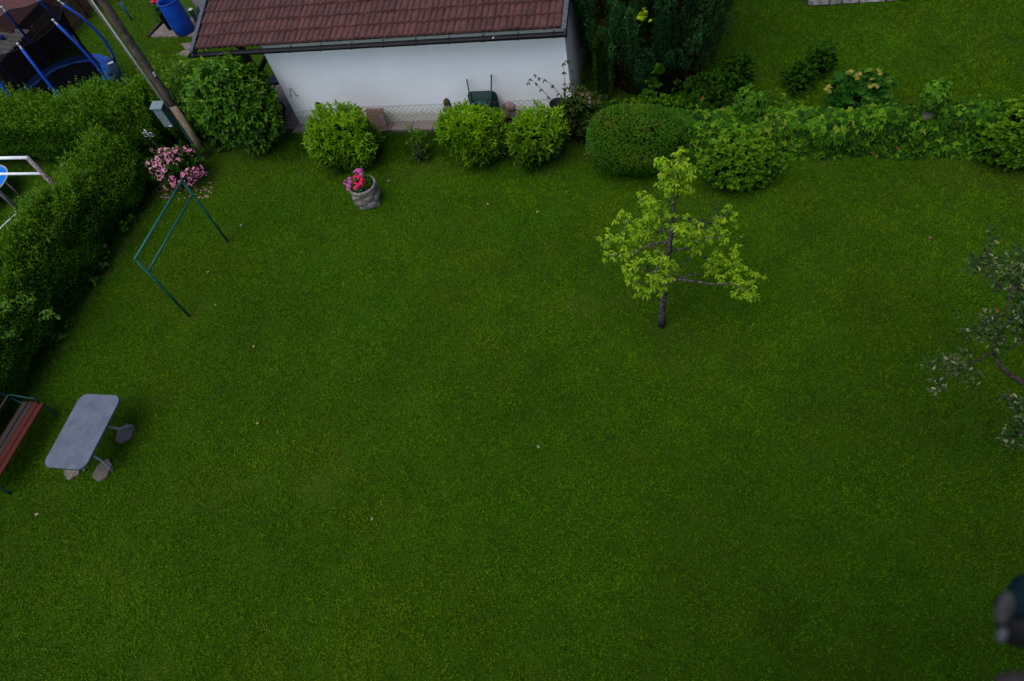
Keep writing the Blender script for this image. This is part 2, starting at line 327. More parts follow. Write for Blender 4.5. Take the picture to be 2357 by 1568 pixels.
M['screed']=plain('rough_concrete_apron',(.20,.155,.14),.95,scale=8,c2=(.12,.092,.083),bumps=.5,detail=9)
def groundmat():
    m,nt,b=mat('mossy_soil_under_grass'); n=noise(nt,1.6,8,.7,'World'); r=ramp(nt,[(.35,(.019,.046,.0006)),(.55,(.027,.066,.0008)),(.75,(.038,.050,.002))],n.outputs[0])
    n2=noise(nt,55,3,.7,'World'); r2=ramp(nt,[(.35,(.45,.45,.45)),(.65,(1.4,1.4,1.3))],n2.outputs[0])
    x=nt.nodes.new('ShaderNodeMix'); x.data_type='RGBA'; x.blend_type='MULTIPLY'; x.inputs[0].default_value=1
    nt.links.new(r.outputs[0],x.inputs[6]); nt.links.new(r2.outputs[0],x.inputs[7])
    nt.links.new(x.outputs[2],b.inputs['Base Color']); b.inputs['Roughness'].default_value=1; b.inputs['Specular IOR Level'].default_value=.1
    bump(nt,b,n2.outputs[0],.7,.02); return m
M['ground']=groundmat()

# ------------------------------------------------------------ smooth random fields
class Field:
    def __init__(s,scale,seed,n=24):
        g=np.random.default_rng(seed); s.k=g.normal(size=(n,3))*scale; s.p=g.uniform(0,2*math.pi,n); s.n=n
    def __call__(s,P):
        P=np.atleast_2d(P); 
        if P.shape[1]==2: P=np.c_[P,np.zeros(len(P))]
        return np.cos(P@s.k.T+s.p).sum(1)/math.sqrt(s.n/2)
# ------------------------------------------------------------ the ground and its grass
gb=MB(); gb.add([(-150,-60,0),(150,-60,0),(150,200,0),(-150,200,0)],[(0,1,2,3)])
tag(gb.build('ground',M['ground']),kind='structure')

PATCH=[(at(525,557)[:2],.16,.8),(at(437,731)[:2],.2,.7),(at(690,395)[:2],.14,.8),(at(700,405)[:2],.12,.6),(at(1440,692)[:2],.22,.6),(at(1330,712)[:2],.22,.55),(at(1521,752)[:2],.18,.9),
 (at(515,1115)[:2],.3,.45),(at(725,1140)[:2],.2,.45),(at(352,1545)[:2],.2,.5),(at(2285,945)[:2],.25,.5),(at(975,375)[:2],.25,.7),(at(910,1180)[:2],.2,.3),(at(1355,650)[:2],.2,.3),(at(1560,790)[:2],.35,.25),(at(2330,400)[:2],.6,.6),(at(2200,400)[:2],.4,.4)]
f1=Field(2.2,1); f2=Field(7,2); f3=Field(.7,3); f4=Field(22,4)
def sdist_box(P,x0,x1,y0,y1):
    dx=np.maximum(np.maximum(x0-P[:,0],P[:,0]-x1),0); dy=np.maximum(np.maximum(y0-P[:,1],P[:,1]-y1),0); return np.hypot(dx,dy)
BLOCK=[(-12.9,-12.0,-3,10.5),(-30,-12.2,10.75,11.7),(-8.95,-2.3,11.65,19),(-10.4,-8.8,11.9,19),(-15.3,-8.8,16.05,22),(2.45,12,15.66,25)]
def bare(P):
    """how bare the soil is, 0..1"""
    b=np.zeros(len(P))
    for c,r,s in PATCH:
        d=np.hypot(P[:,0]-c[0],P[:,1]-c[1]); b=np.maximum(b,s*np.clip(1.6-d/r*(1+.3*f2(P)),0,1))
    # beds below hedges and shrubs
    e=.18*f1(P)+.08*f2(P)
    dl=P[:,0]+11.6+.3*e; b=np.maximum(b,.95*np.clip(-dl/.35,0,1)*(P[:,1]<10.3)*(P[:,0]>-12.3))
    yb=np.where(P[:,0]<-8.6,10.55,10.75); yb=np.where(P[:,0]>-2.9,10.35,yb); yb=np.where(P[:,0]>1.4,10.45,yb)
    inb=(P[:,0]>-12)&(P[:,1]<12.1)&(P[:,0]<8)
    b=np.maximum(b,inb*.92*np.clip((P[:,1]-yb+e)/.35,0,1))
    z=(P[:,0]>-2.3+e)&(P[:,0]<.9+e)&(P[:,1]>10.9)&(P[:,1]<12.7+e); b=np.maximum(b,.97*z)
    return b
def grass():
    parts=[]
    def batch(n,x0,x1,y0,y1,h,wd,seed):
        g=np.random.default_rng(seed); P=np.c_[g.uniform(x0,x1,n),g.uniform(y0,y1,n)]
        keep=np.ones(n,bool)
        for bx in BLOCK: keep&=sdist_box(P,*bx)>0
        dens=np.clip(.88+.06*f2(P)+.10*f4(P),.15,1)*(1-bare(P)*.93)
        keep&=g.uniform(size=n)<dens; P=P[keep]; n=len(P)
        P3=np.c_[P,np.zeros(n)]; lean=g.normal(size=(n,2))*1.15+np.c_[f2(P),f4(P)]*.22
        D=np.c_[lean,np.ones(n)]; N=np.c_[g.normal(size=(n,2)),np.full(n,.3)]
        hh=h*g.uniform(.45,1.3,n)*(1+.06*f2(P)+.16*f4(P)); hh=np.maximum(hh,h*.3)
        v=np.clip(.43+.05*f4(P)+.045*f2(P)+.055*f1(P)+.05*f3(P)+.15*g.normal(size=n),0,1)
        dry=np.clip(.003+.03*np.maximum(f1(P+9)-.3,0)+.03*np.maximum(f3(P*.7+4),0)+.55*bare(P),0,.7); v=np.where(g.uniform(size=n)<dry,1,np.minimum(v,.88))
        return lv(P3,D,N,hh,wd*g.uniform(.7,1.3,n),'blade',v)
    parts.append(batch(1350000,-14,8,-1,13,.042,.0145,11))
    parts.append(batch(280000,-24,-11.5,8,20,.045,.017,12))
    parts.append(batch(230000,-2.5,10,11,17,.045,.017,13))
    parts.append(batch(50000,-24,-13,-2,9,.05,.03,14))
    # clover and daisy-leaf rosettes: broader leaves lying in the sward
    g=np.random.default_rng(15); n=40000; P=np.c_[g.uniform(-13,7,n),g.uniform(-.5,11,n)]; k=(g.uniform(size=n)<np.clip(.5+.2*f1(P+3)+.15*f2(P),.1,1))&(bare(P)<.5); P=P[k]; n=len(P)
    ang=g.uniform(0,6.28,n); D=np.c_[np.cos(ang),np.sin(ang),np.full(n,.25)]; N=np.c_[g.normal(size=(n,2))*.3,np.ones(n)]
    parts.append(lv(np.c_[P,np.full(n,.022)],D,N,.024*g.uniform(.6,1.4,n),.02,'diamond',np.clip(.45+.12*g.normal(size=n),0,.85)))
    o=tri_mesh('lawn_grass',parts,[M['grass']]); tag(o,'short mown green grass covering the whole garden','grass',kind='stuff')
grass()
# paving
pb=MB(); pb.box((-9.6,15.2,.02),(1.5,6.6,.04)); pb.box((-5.6,11.86,.03),(6.8,.27,.06)); 
tag(pb.build('path',M['paving']),kind='structure')
pb=MB(); pb.prism([(-15.3,16.15),(-13.2,16.0),(-10.4,15.9),(-10.4,17.0),(-15.1,17.0)],0,.03)
pb.prism([at(417,103)[:2],at(437,100)[:2],at(450,112)[:2],at(430,116)[:2]][::-1],0,.03); pb.prism([at(410,126)[:2],at(425,117)[:2],at(450,118)[:2],at(450,131)[:2],at(420,131)[:2]][::-1],0,.03)
tag(pb.build('pavement',M['screed']),kind='structure')
kb=MB(); kb.box((-15.28,16.6,.03),(.07,.95,.10),rz=-.08); tag(kb.build('kerb',M['beam']),kind='structure')
# ------------------------------------------------------------ the shed
SX0,SX1,SY=-8.87,-2.34,12.0
shed=empty('white_shed',(-5.6,12,0),label='long white rendered shed with red brown tiled roof behind the bushes',cat='shed')
def ch(mb,name,mt,parent,**k):
    loc=np.zeros(3); p=parent
    while p is not None: loc+=np.array(p.location); p=p.parent
    o=mb.build(name,mt,parent); 
    # parents here are unrotated empties: shift the mesh into their frame
    o.data.transform(Matrix.Translation(-Vector(loc))); return tag(o,**k)
PT=math.tan(R(17.5)); ZE=2.30; YE=11.72; YR=15.6
def roofz(y): return ZE+(y-YE)*PT if y<YR else ZE+(2*YR-y-YE)*PT
b=MB(); ZW=roofz(SY)-.16
b.add([(SX0,SY,0),(SX1,SY,0),(SX1,SY,ZW),(SX0,SY,ZW),(SX0,2*YR-SY,0),(SX1,2*YR-SY,0),(SX1,2*YR-SY,ZW),(SX0,2*YR-SY,ZW),(SX0,YR,roofz(YR)-.16),(SX1,YR,roofz(YR)-.16)],
 [(0,1,2,3),(5,4,7,6),(1,5,6,9,2),(4,0,3,8,7)]); ch(b,'wall',M['wall'],shed)
b=MB(); 
for pts in ([(0,.10),(.02,.2),(.07,.21),(.10,.15),(.10,.03)],[(0,.1),(-.02,.0),(-.05,.0),(-.06,.03)],[(.1,.03),(.12,.0),(.15,.0),(.17,.03)]):
    b.tube([(-8.70+x*.9,SY-.012,.86+z*.95) for x,z in pts],.006,n=5)
ch(b,'wall_hook',M['gutter'],shed)
# roof tiles: each tile a doubly rolled sheet with a real butt edge
RX0,RX1=-10.24,-2.28
def roof_half(sign):
    nx=int((RX1-RX0-.08)/.255); wx=(RX1-RX0-.08)/nx; g=.300; sl=math.hypot(1,PT); cy=1/sl; sz=PT/sl
    rows=int(((YR-YE)*sl)/g)+1; V=[];F=[];val=[]; gr=np.random.default_rng(5)
    prof=[(0,-.004),(.03,.0),(.06,.018),(.16,.026),(.30,.026),(.38,.016),(.42,.0),(.53,.0),(.57,.018),(.66,.026),(.80,.026),(.90,.016),(.96,-.004),(1,-.012)]
    for r_ in range(rows):
        for c_ in range(nx):
            jx,jy,jz=gr.normal(0,.0035),gr.normal(0,.005),gr.normal(0,.003); vv=gr.uniform(.25,.75)
            off=(r_%2)*0; base=len(V)
            x0=RX0+.04+c_*wx+jx
            for k,(u,h) in enumerate(prof):
                for (s_,lift) in ((0.,.042),(0.,.004),(g*1.04,.0)):
                    s1=r_*g+s_+(jy if s_==0 else 0)
                    if s1>(YR-YE)*sl: s1=(YR-YE)*sl
                    hh=(h+lift if not(s_==0 and lift<.02) else h*.9+.004)+jz
                    y=YE+s1*cy; y=y if sign>0 else 2*YR-y
                    V.append((x0+u*wx,y,ZE+s1*sz+hh))
                    val.append(vv)
            for k in range(len(prof)-1):
                a=base+k*3; F.append((a,a+3,a+5,a+2) if sign>0 else (a+3,a,a+2,a+5)); F.append((a+1,a+4,a+3,a) if sign>0 else (a+4,a+1,a,a+3))
    F3=[(a,b_,c) for a,b_,c,d in F]+[(a,c,d) for a,b_,c,d in F]
    return np.array(V),np.array(F3),np.array(val),0
cen=np.array(shed.location)
rf=tri_mesh('roof',[roof_half(1),roof_half(-1)],[M['tile']],shed); rf.data.transform(Matrix.Translation(-Vector(cen)))
b=MB()
for s in(0,1): 
    for k in (0,1):
        pass
b.add([(RX0+.03,YE+.05,ZE-.03),(RX1-.03,YE+.05,ZE-.03),(RX1-.03,YR,roofz(YR)-.03),(RX0+.03,YR,roofz(YR)-.03),(RX1-.03,2*YR-YE,ZE-.03),(RX0+.03,2*YR-YE,ZE-.03)],[(0,1,2,3),(3,2,4,5)])
o=ch(b,'roof_boarding',M['beam'],shed)
b=MB(); b.tube([(x,YR,roofz(YR)+.02) for x in (RX0,RX1)],.09,n=10,smooth=True); ch(b,'ridge_cap',M['tile'],shed)
for X,sg in((RX0,-1),(RX1,1)):
    b=MB(); L=YR-YE+.12; 
    for hh,zz,ww,dx in((.16,-.06,.03,0),(.02,.045,.085,-.02*sg)):
        y0,y1=YE-.10,YR; z0,z1=roofz(YE)-.10*PT+zz+.02,roofz(YR)+zz+.02; x0,x1=X+sg*.03+dx-ww/2,X+sg*.03+dx+ww/2
        b.add([(x0,y0,z0-hh/2),(x1,y0,z0-hh/2),(x1,y0,z0+hh/2),(x0,y0,z0+hh/2),(x0,y1,z1-hh/2),(x1,y1,z1-hh/2),(x1,y1,z1+hh/2),(x0,y1,z1+hh/2)],[(0,1,2,3),(5,4,7,6),(0,4,5,1),(1,5,6,2),(2,6,7,3),(3,7,4,0)])
    ch(b,'verge_board',M['verge'],shed)
# gutter: half-round open channel with ends and brackets
gut=MB(); GY,GZ,GR=YE-.10,ZE-.045,.070
an=[R(180+180*k/10) for k in range(11)]; X0,X1=RX0-.12,RX1+.06
for (ra,fl) in((GR,0),(GR-.006,1)):
    V=[(x,GY+ra*math.cos(a),GZ+ra*math.sin(a)) for x in(X0,X1) for a in an]; n=len(an)
    gut.add(V,[(i,i+1,n+i+1,n+i) if not fl else (i+1,i,n+i,n+i+1) for i in range(n-1)],0,True)
gut.tube([(X0,GY-GR,GZ+.003),(X1,GY-GR,GZ+.003)],.010,n=6)
for x in(X0,X1): gut.add([(x,GY+GR*math.cos(a),GZ+GR*math.sin(a)) for a in an],[tuple(range(n))])
gt=ch(gut,'gutter',M['gutter'],shed)
for k in range(12):
    x=X0+.35+k*(X1-X0-.6)/11; b=MB(); b.tube([(x,GY-GR,GZ+.012),(x,GY,GZ+.012),(x,GY+GR+.04,GZ+.02)],.008,n=5); b.tube([(x,GY+(GR+.008)*math.cos(a),GZ+(GR+.008)*math.sin(a)) for a in an],.006,n=5)
    o=ch(b,'bracket',M['gutter'],gt) if False else ch(b,'gutter_bracket',M['gutter'],shed)
p=onY(570,145,12.15); b=MB(); b.box((p[0],12.2,1.05),(.12,.12,2.1)); ch(b,'post',M['beam'],shed)
b=MB(); b.tube([(p[0],12.2,1.25),(p[0]+.75,12.15,1.98)],.055,n=4,smooth=False); ch(b,'brace',M['beam'],shed)
b=MB(); b.box((-9.6,12.2,2.12),(1.5,.12,.14)); ch(b,'beam',M['beam'],shed)
# feather / petals lying on the tiles
for x,y,nm in((985,110,0),(1135,88,1)):
    y_=min(np.linspace(11.6,14,500),key=lambda Y:abs(onY(x,y,Y)[2]-roofz(Y)-.04)); q=onY(x,y,y_)
    b=MB(); P=q; b.add([P+[-.02,-.03,0],P+[.015,-.01,.012],P+[.02,.035,.012],P+[-.01,.02,0]],[(0,1,2,3)])
    tag(b.build('petal',M['paper'],loc=P),'white petal lying on the shed roof tiles, '+('larger and lower left of the two' if nm==0 else 'smaller and further right of the two'),'petal','petals on the roof')
# ------------------------------------------------------------ unseen house and wing behind the camera, added to darken the lower right lawn
e=empty('added_house',(7.6,-1.4,0),label='tall pale rendered house behind the viewpoint, out of view, added to shade the lawn',cat='house')
b=MB(); b.box((0,-4,5.5),(17,8,11)); b.box((8,5.5,4.5),(5,12,9)); b.build('wall',M['greywall'],e)
b=MB(); b.add([(-9,-8.6,10.95),(9,-8.6,10.95),(9,.25,10.95),(-9,.25,10.95),(-9,-4,14),(9,-4,14)],[(3,2,5,4),(1,0,4,5),(0,3,4),(2,1,5),(0,1,2,3)]); b.build('roof',M['shingle'],e)
for x in(-5,-1,3):
    for z in(2,5,): b=MB(); b.box((x,.02,z),(1.2,.06,1.4)); f=b.build('window',M['edge'],e)
# ------------------------------------------------------------ foliage builders
def blob_core(c,r,fn=None,k=.8,seed=0,nu=28,nv=16):
    """lumpy closed inner body, returned as tri part"""
    V=[];F=[]
    for j in range(nv+1):
        th=math.pi*j/nv
        for i in range(nu):
            ph=2*math.pi*i/nu; V.append((math.sin(th)*math.cos(ph),math.sin(th)*math.sin(ph),math.cos(th)))
    for j in range(nv):
        for i in range(nu):
            a=j*nu+i;b_=j*nu+(i+1)%nu;F+=[(a,a+nu,b_+nu),(a,b_+nu,b_)]
    V=np.array(V); rr=fn(V) if fn is not None else 1
    V=V*np.reshape(rr,(-1,1))*k*np.asarray(r)+np.asarray(c); V[:,2]=np.maximum(V[:,2],.02)
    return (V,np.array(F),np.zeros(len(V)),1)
def superr(D,e=2.6,bot=1.0):
    """radius of a superellipsoid along unit dirs (in scaled space)"""
    return 1/(np.abs(D[:,0])**e+np.abs(D[:,1])**e+np.abs(D[:,2])**e)**(1/e)
def bush(name,base,r,mt,n,L,W,tm,label,cat,group=None,e=2.3,up=.6,lump=.10,ls=3.2,depth=.22,seed=0,taper=0,zc=None,vtop=.25,core=.78,parent=None,rnd=.6,drop=0,stems=True,vm=.5,flat=False,ros=6,spread=1.0):
    g=np.random.default_rng(seed+100); base=np.array([base[0],base[1],0.]); r=np.asarray(r,float)
    c=base+[0,0,zc if zc is not None else r[2]*.98]; fl=Field(ls,seed+50)
    def fn(D):
        q=superr(D,e)*(1+lump*fl(D))
        if taper: q=q*np.where(D[:,2]<0,1-taper*np.abs(D[:,2]),1)
        return q
    nc=max(1,n//ros); D=norm(g.normal(size=(nc,3))); rad=fn(D)*(1-np.abs(g.normal(size=nc))*depth+.03)
    P=D*rad[:,None]*r+c; k=P[:,2]>.04; P=P[k];D=D[k];nc=len(P)
    axis=norm(norm(D/r)*.8+np.array([0,0,up])+g.normal(size=(nc,3))*.35); t1=norm(np.cross(axis,g.normal(size=(nc,3)))); t2=np.cross(axis,t1); cv=g.normal(size=nc)
    an=(np.arange(ros)[None]*2.4+g.uniform(0,6.28,(nc,1))+g.normal(size=(nc,ros))*.25); lev=np.linspace(0,1,ros)[None]*np.ones((nc,1))
    rad_=(t1[:,None]*np.cos(an)[...,None]+t2[:,None]*np.sin(an)[...,None]); Dr=(rad_*(spread*(1.15-.7*lev))[...,None]+axis[:,None]*(.35+.6*lev)[...,None]-np.array([0,0,drop])).reshape(-1,3)
    P=(P[:,None]+axis[:,None]*(lev*L*.55-L*.2)[...,None]).reshape(-1,3); D=np.repeat(D,ros,0); axr=np.repeat(axis,ros,0); cvr=np.repeat(cv,ros); lr=lev.reshape(-1); m_=len(P)
    O=norm(D/r); Dl=Dr+g.normal(size=(m_,3))*rnd*.3
    N=axr*.8+np.array([0,0,.5])+g.normal(size=(m_,3))*.25
    if flat: N=O+g.normal(size=(m_,3))*.3
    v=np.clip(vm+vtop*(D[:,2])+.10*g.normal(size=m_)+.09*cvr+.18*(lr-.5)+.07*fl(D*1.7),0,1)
    sz=g.uniform(.7,1.25,m_)
    parts=[lv(P,Dl,N,L*sz,W*sz,tm,v)]
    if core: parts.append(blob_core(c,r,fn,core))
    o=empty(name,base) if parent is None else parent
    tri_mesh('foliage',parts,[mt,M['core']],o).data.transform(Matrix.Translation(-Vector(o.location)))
    if stems:
        b=MB()
        for q in range(6):
            a=g.uniform(0,6.28); b.tube([(.04*math.cos(a),.04*math.sin(a),0),(.12*math.cos(a),.12*math.sin(a),r[2]*.5),(r[0]*.4*math.cos(a),r[1]*.4*math.sin(a),r[2]*1.1)],[.018,.014,.008],n=5)
        b.build('stem',M['stem'],o)
    if parent is None: tag(o,label,cat,group)
    return o
GB='rounded garden shrubs along the back of the lawn'
def ground_of(px,py): return at(px,py)
# three cherry laurels
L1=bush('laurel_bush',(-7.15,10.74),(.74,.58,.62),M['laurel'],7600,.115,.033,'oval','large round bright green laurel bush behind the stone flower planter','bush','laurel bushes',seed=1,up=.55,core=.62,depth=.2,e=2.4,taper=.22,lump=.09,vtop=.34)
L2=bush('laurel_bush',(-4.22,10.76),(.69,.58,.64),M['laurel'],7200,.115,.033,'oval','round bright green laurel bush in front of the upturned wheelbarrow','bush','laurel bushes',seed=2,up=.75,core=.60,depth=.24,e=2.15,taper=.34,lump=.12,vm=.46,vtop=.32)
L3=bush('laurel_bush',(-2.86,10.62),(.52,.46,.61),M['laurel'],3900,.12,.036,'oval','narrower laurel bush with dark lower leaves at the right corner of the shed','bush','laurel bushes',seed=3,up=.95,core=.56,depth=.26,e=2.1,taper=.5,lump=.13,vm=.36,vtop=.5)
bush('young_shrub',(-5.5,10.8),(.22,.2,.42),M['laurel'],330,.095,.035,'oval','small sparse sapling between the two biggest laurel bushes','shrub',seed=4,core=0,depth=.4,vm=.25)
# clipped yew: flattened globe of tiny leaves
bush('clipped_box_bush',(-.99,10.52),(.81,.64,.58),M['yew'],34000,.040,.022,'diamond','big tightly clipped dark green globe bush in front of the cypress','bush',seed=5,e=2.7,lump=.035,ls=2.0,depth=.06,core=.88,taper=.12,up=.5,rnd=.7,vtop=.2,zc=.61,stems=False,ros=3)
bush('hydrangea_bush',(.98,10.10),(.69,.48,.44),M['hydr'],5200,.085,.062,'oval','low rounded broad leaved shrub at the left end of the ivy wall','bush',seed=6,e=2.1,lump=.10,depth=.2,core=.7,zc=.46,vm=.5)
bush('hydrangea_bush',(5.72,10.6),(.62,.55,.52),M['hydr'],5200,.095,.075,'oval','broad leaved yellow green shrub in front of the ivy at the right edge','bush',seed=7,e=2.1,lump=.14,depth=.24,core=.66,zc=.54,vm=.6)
# elder and climber beside the pole
bush('elder_bush',(-9.62,11.32),(.74,.70,1.12),M['elder'],6500,.115,.058,'oval','tall dense dark green elder bush reaching up to the shed gutter','bush',seed=8,e=2.2,lump=.10,depth=.16,core=.68,zc=1.12,drop=.35,rnd=.9,ros=5,spread=1.3)
bush('climber_bush',(-10.72,11.50),(.56,.48,.98),M['vine'],5200,.075,.05,'oval','light green climber tangle growing between the utility pole and the elder','climber',seed=9,e=2.1,lump=.14,depth=.2,core=.68,zc=.95,drop=.3,vm=.45)
# hedges
def hedge(name,path,half,h,mt,dens,L,W,label,seed,tm='diamond',zt=.30,lump=.09,vm=.46,e=2.8,hf=None):
    g=np.random.default_rng(seed); path=np.array(path,float); seg=np.diff(path,axis=0); sl=np.linalg.norm(seg,axis=1); tot=sl.sum(); cum=np.r_[0,np.cumsum(sl)]
    fl=Field(2.4,seed+1); fl2=Field(6,seed+2); per=2*h+2*half; n=int(dens*tot*per)
    def surf(s,a,k):
        i=np.clip(np.searchsorted(cum,s,side='right')-1,0,len(sl)-1); t=(s-cum[i])/sl[i]; c=path[i]+seg[i]*t[:,None]
        d=norm(seg[i]); nn=np.c_[-d[:,1],d[:,0]]
        ca,sa=np.cos(a),np.sin(a); rr=1/(np.abs(ca)**e+np.abs(sa)**e)**(1/e)
        X=np.c_[c,np.zeros(len(c))]; hh=h*(1+.07*fl(X*.8)) if hf is None else h*hf(c)
        end=np.clip(np.minimum(s,tot-s)/half,0,1); end=np.sqrt(1-(1-end)**2)*.35+.65
        q=(1+lump*fl(np.c_[c*1.2,sa*2+ca])+lump*.5*fl2(np.c_[c,sa*1.5+ca]))*k
        off=ca*rr*half*q*end; z=hh*.5+sa*rr*hh*.5*q
        P=np.c_[c+nn*off[:,None],np.maximum(z,.01)]; O=np.c_[nn*(ca/half)[:,None],sa/(hh*.5)]; return P,norm(O),sa
    s=g.uniform(0,tot,n); a=g.uniform(-.15*math.pi,1.15*math.pi,n); a=np.where(g.uniform(size=n)<.35,g.uniform(-.5*math.pi,.1,n)*np.where(g.uniform(size=n)<.5,1,1),a); a=np.where((a<0)&(g.uniform(size=n)<.5),math.pi-a,a)
    P,O,sa=surf(s,a,1-np.abs(g.normal(size=n))*.10+.03)
    # shoots sticking up out of the top
    D=O*.6+np.array([0,0,.75])+g.normal(size=(n,3))*.55; N=O*.6+np.array([0,0,.5])+g.normal(size=(n,3))*.45
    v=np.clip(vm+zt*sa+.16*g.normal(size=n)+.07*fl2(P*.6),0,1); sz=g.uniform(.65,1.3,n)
    parts=[lv(P,D,N,L*sz,W*sz,tm,v)]
    m_=int(tot*110); s=g.uniform(0,tot,m_); a=g.uniform(.15*math.pi,.85*math.pi,m_); P,O,sa=surf(s,a,np.ones(m_)); hs=g.uniform(.05,.26,m_)
    for j in range(9):
        t=g.uniform(.0,1,m_); Q=P+np.c_[g.normal(size=(m_,2))*.015,np.zeros(m_)]+ (O*.35+np.array([0,0,.8]))*(hs*t)[:,None]
        D=np.c_[g.normal(size=(m_,2)),np.full(m_,.9)]; parts.append(lv(Q,D,np.tile([0,0,1.],(m_,1))+g.normal(size=(m_,3))*.4,L*.9,W*.9,tm,np.clip(vm+.33+.15*g.normal(size=m_),0,1)))
    # core
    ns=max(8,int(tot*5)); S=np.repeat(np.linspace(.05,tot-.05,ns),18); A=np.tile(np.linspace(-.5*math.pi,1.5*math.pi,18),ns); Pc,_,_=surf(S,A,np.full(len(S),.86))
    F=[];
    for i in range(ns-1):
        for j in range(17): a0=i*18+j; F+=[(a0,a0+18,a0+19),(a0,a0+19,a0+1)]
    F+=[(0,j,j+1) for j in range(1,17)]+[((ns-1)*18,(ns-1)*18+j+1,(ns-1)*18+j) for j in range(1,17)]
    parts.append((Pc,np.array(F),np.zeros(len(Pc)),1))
    base=np.array([path[:,0].mean(),path[:,1].mean(),0]); o=tri_mesh(name,parts,[mt,M['core']],loc=base); tag(o,label,'hedge'); return o
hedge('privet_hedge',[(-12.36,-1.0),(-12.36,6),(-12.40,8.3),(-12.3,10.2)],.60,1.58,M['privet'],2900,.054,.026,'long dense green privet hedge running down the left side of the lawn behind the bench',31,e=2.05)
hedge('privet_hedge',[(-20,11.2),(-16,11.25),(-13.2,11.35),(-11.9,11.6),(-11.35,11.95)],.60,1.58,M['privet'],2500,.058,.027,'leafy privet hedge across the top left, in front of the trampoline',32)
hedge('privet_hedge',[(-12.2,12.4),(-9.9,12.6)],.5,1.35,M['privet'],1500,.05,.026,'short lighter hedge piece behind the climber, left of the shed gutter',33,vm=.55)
# coarse leaves poking out of the hedge
def sprays(name,spots,mt,L,W,tm,label,cat,seed,n=26,r=.22,v0=.6,sphere=False,group=None):
    g=np.random.default_rng(seed); c0=np.array(spots[0][0]); o=empty(name,c0,label=label,cat=cat,group=group)
    for (q,rr) in spots:
        m_=int(n*1.6*(rr/r)**2)+4; P=q+g.normal(size=(m_,3))*rr*.30; D=g.normal(size=(m_,3))*.6+[.5,-.4,-.1]; N=np.tile([.15,-.35,1.],(m_,1))+g.normal(size=(m_,3))*.3; sz=g.uniform(.7,1.15,m_)
        k=MB(); k.tube([q-c0+g.normal(size=3)*.05-[.0,0,rr],q-c0,q-c0+g.normal(size=3)*.05+[0,0,rr*.4]],.004,n=4)
        k.build('stem',M['stem'],o); tri_mesh('leaf_clump',[lv(P-c0,D,N,L*sz,W*sz,tm,np.clip(v0+.2*g.normal(size=m_),0,1))],[mt],o)
    return o
def hp(px,py,z): return at(px,py,z)
sprays('vine_growth',[(hp(60,690,1.35),.25),(hp(15,700,1.5),.2),(hp(110,720,1.2),.2),(hp(20,770,1.3),.18)],M['vine'],.085,.06,'oval','large leaved climber growing over the left hedge near the image edge','climber',41,v0=.42,n=16)
sprays('vine_growth',[(onX(190,590,-12.05),.2),(onX(225,565,-11.95),.22),(onX(235,610,-11.88),.2),(onX(215,640,-11.88),.16)],M['vine'],.09,.07,'oval','maple like climber patch in the middle of the left hedge side','climber',42,v0=.35,n=36)
sprays('vine_growth',[(onX(135,775,-11.92),.18),(onX(165,745,-11.90),.18),(onX(150,800,-11.88),.16)],M['vine'],.10,.07,'oval','broad leaved climber low on the left hedge above the table','climber',43,v0=.45)
sprays('vine_growth',[(hp(390,190,1.7),.16),(hp(420,150,1.7),.14),(hp(380,235,1.5),.14),(hp(405,215,1.5),.14),(hp(440,175,1.6),.14),(hp(388,160,1.8),.1)],M['vine'],.10,.075,'oval','pale leaved bindweed hanging beside the metal box on the pole','climber',44,v0=.85)
sprays('vine_growth',[(onX(300,500,-11.85),.14),(onX(280,520,-11.85),.14)],M['ivyl'],.09,.07,'maple','lobed leaves sticking out of the foot of the left hedge','climber',45,v0=.35)
sprays('ferny_weed',[(hp(150,400,1.3),.18),(hp(190,400,1.45),.12),(hp(150,380,1.3),.12)],M['apple'],.06,.035,'diamond','greyish ferny plant growing out of the hedge top by the rusty frame','weed',46,v0=.8,n=60)
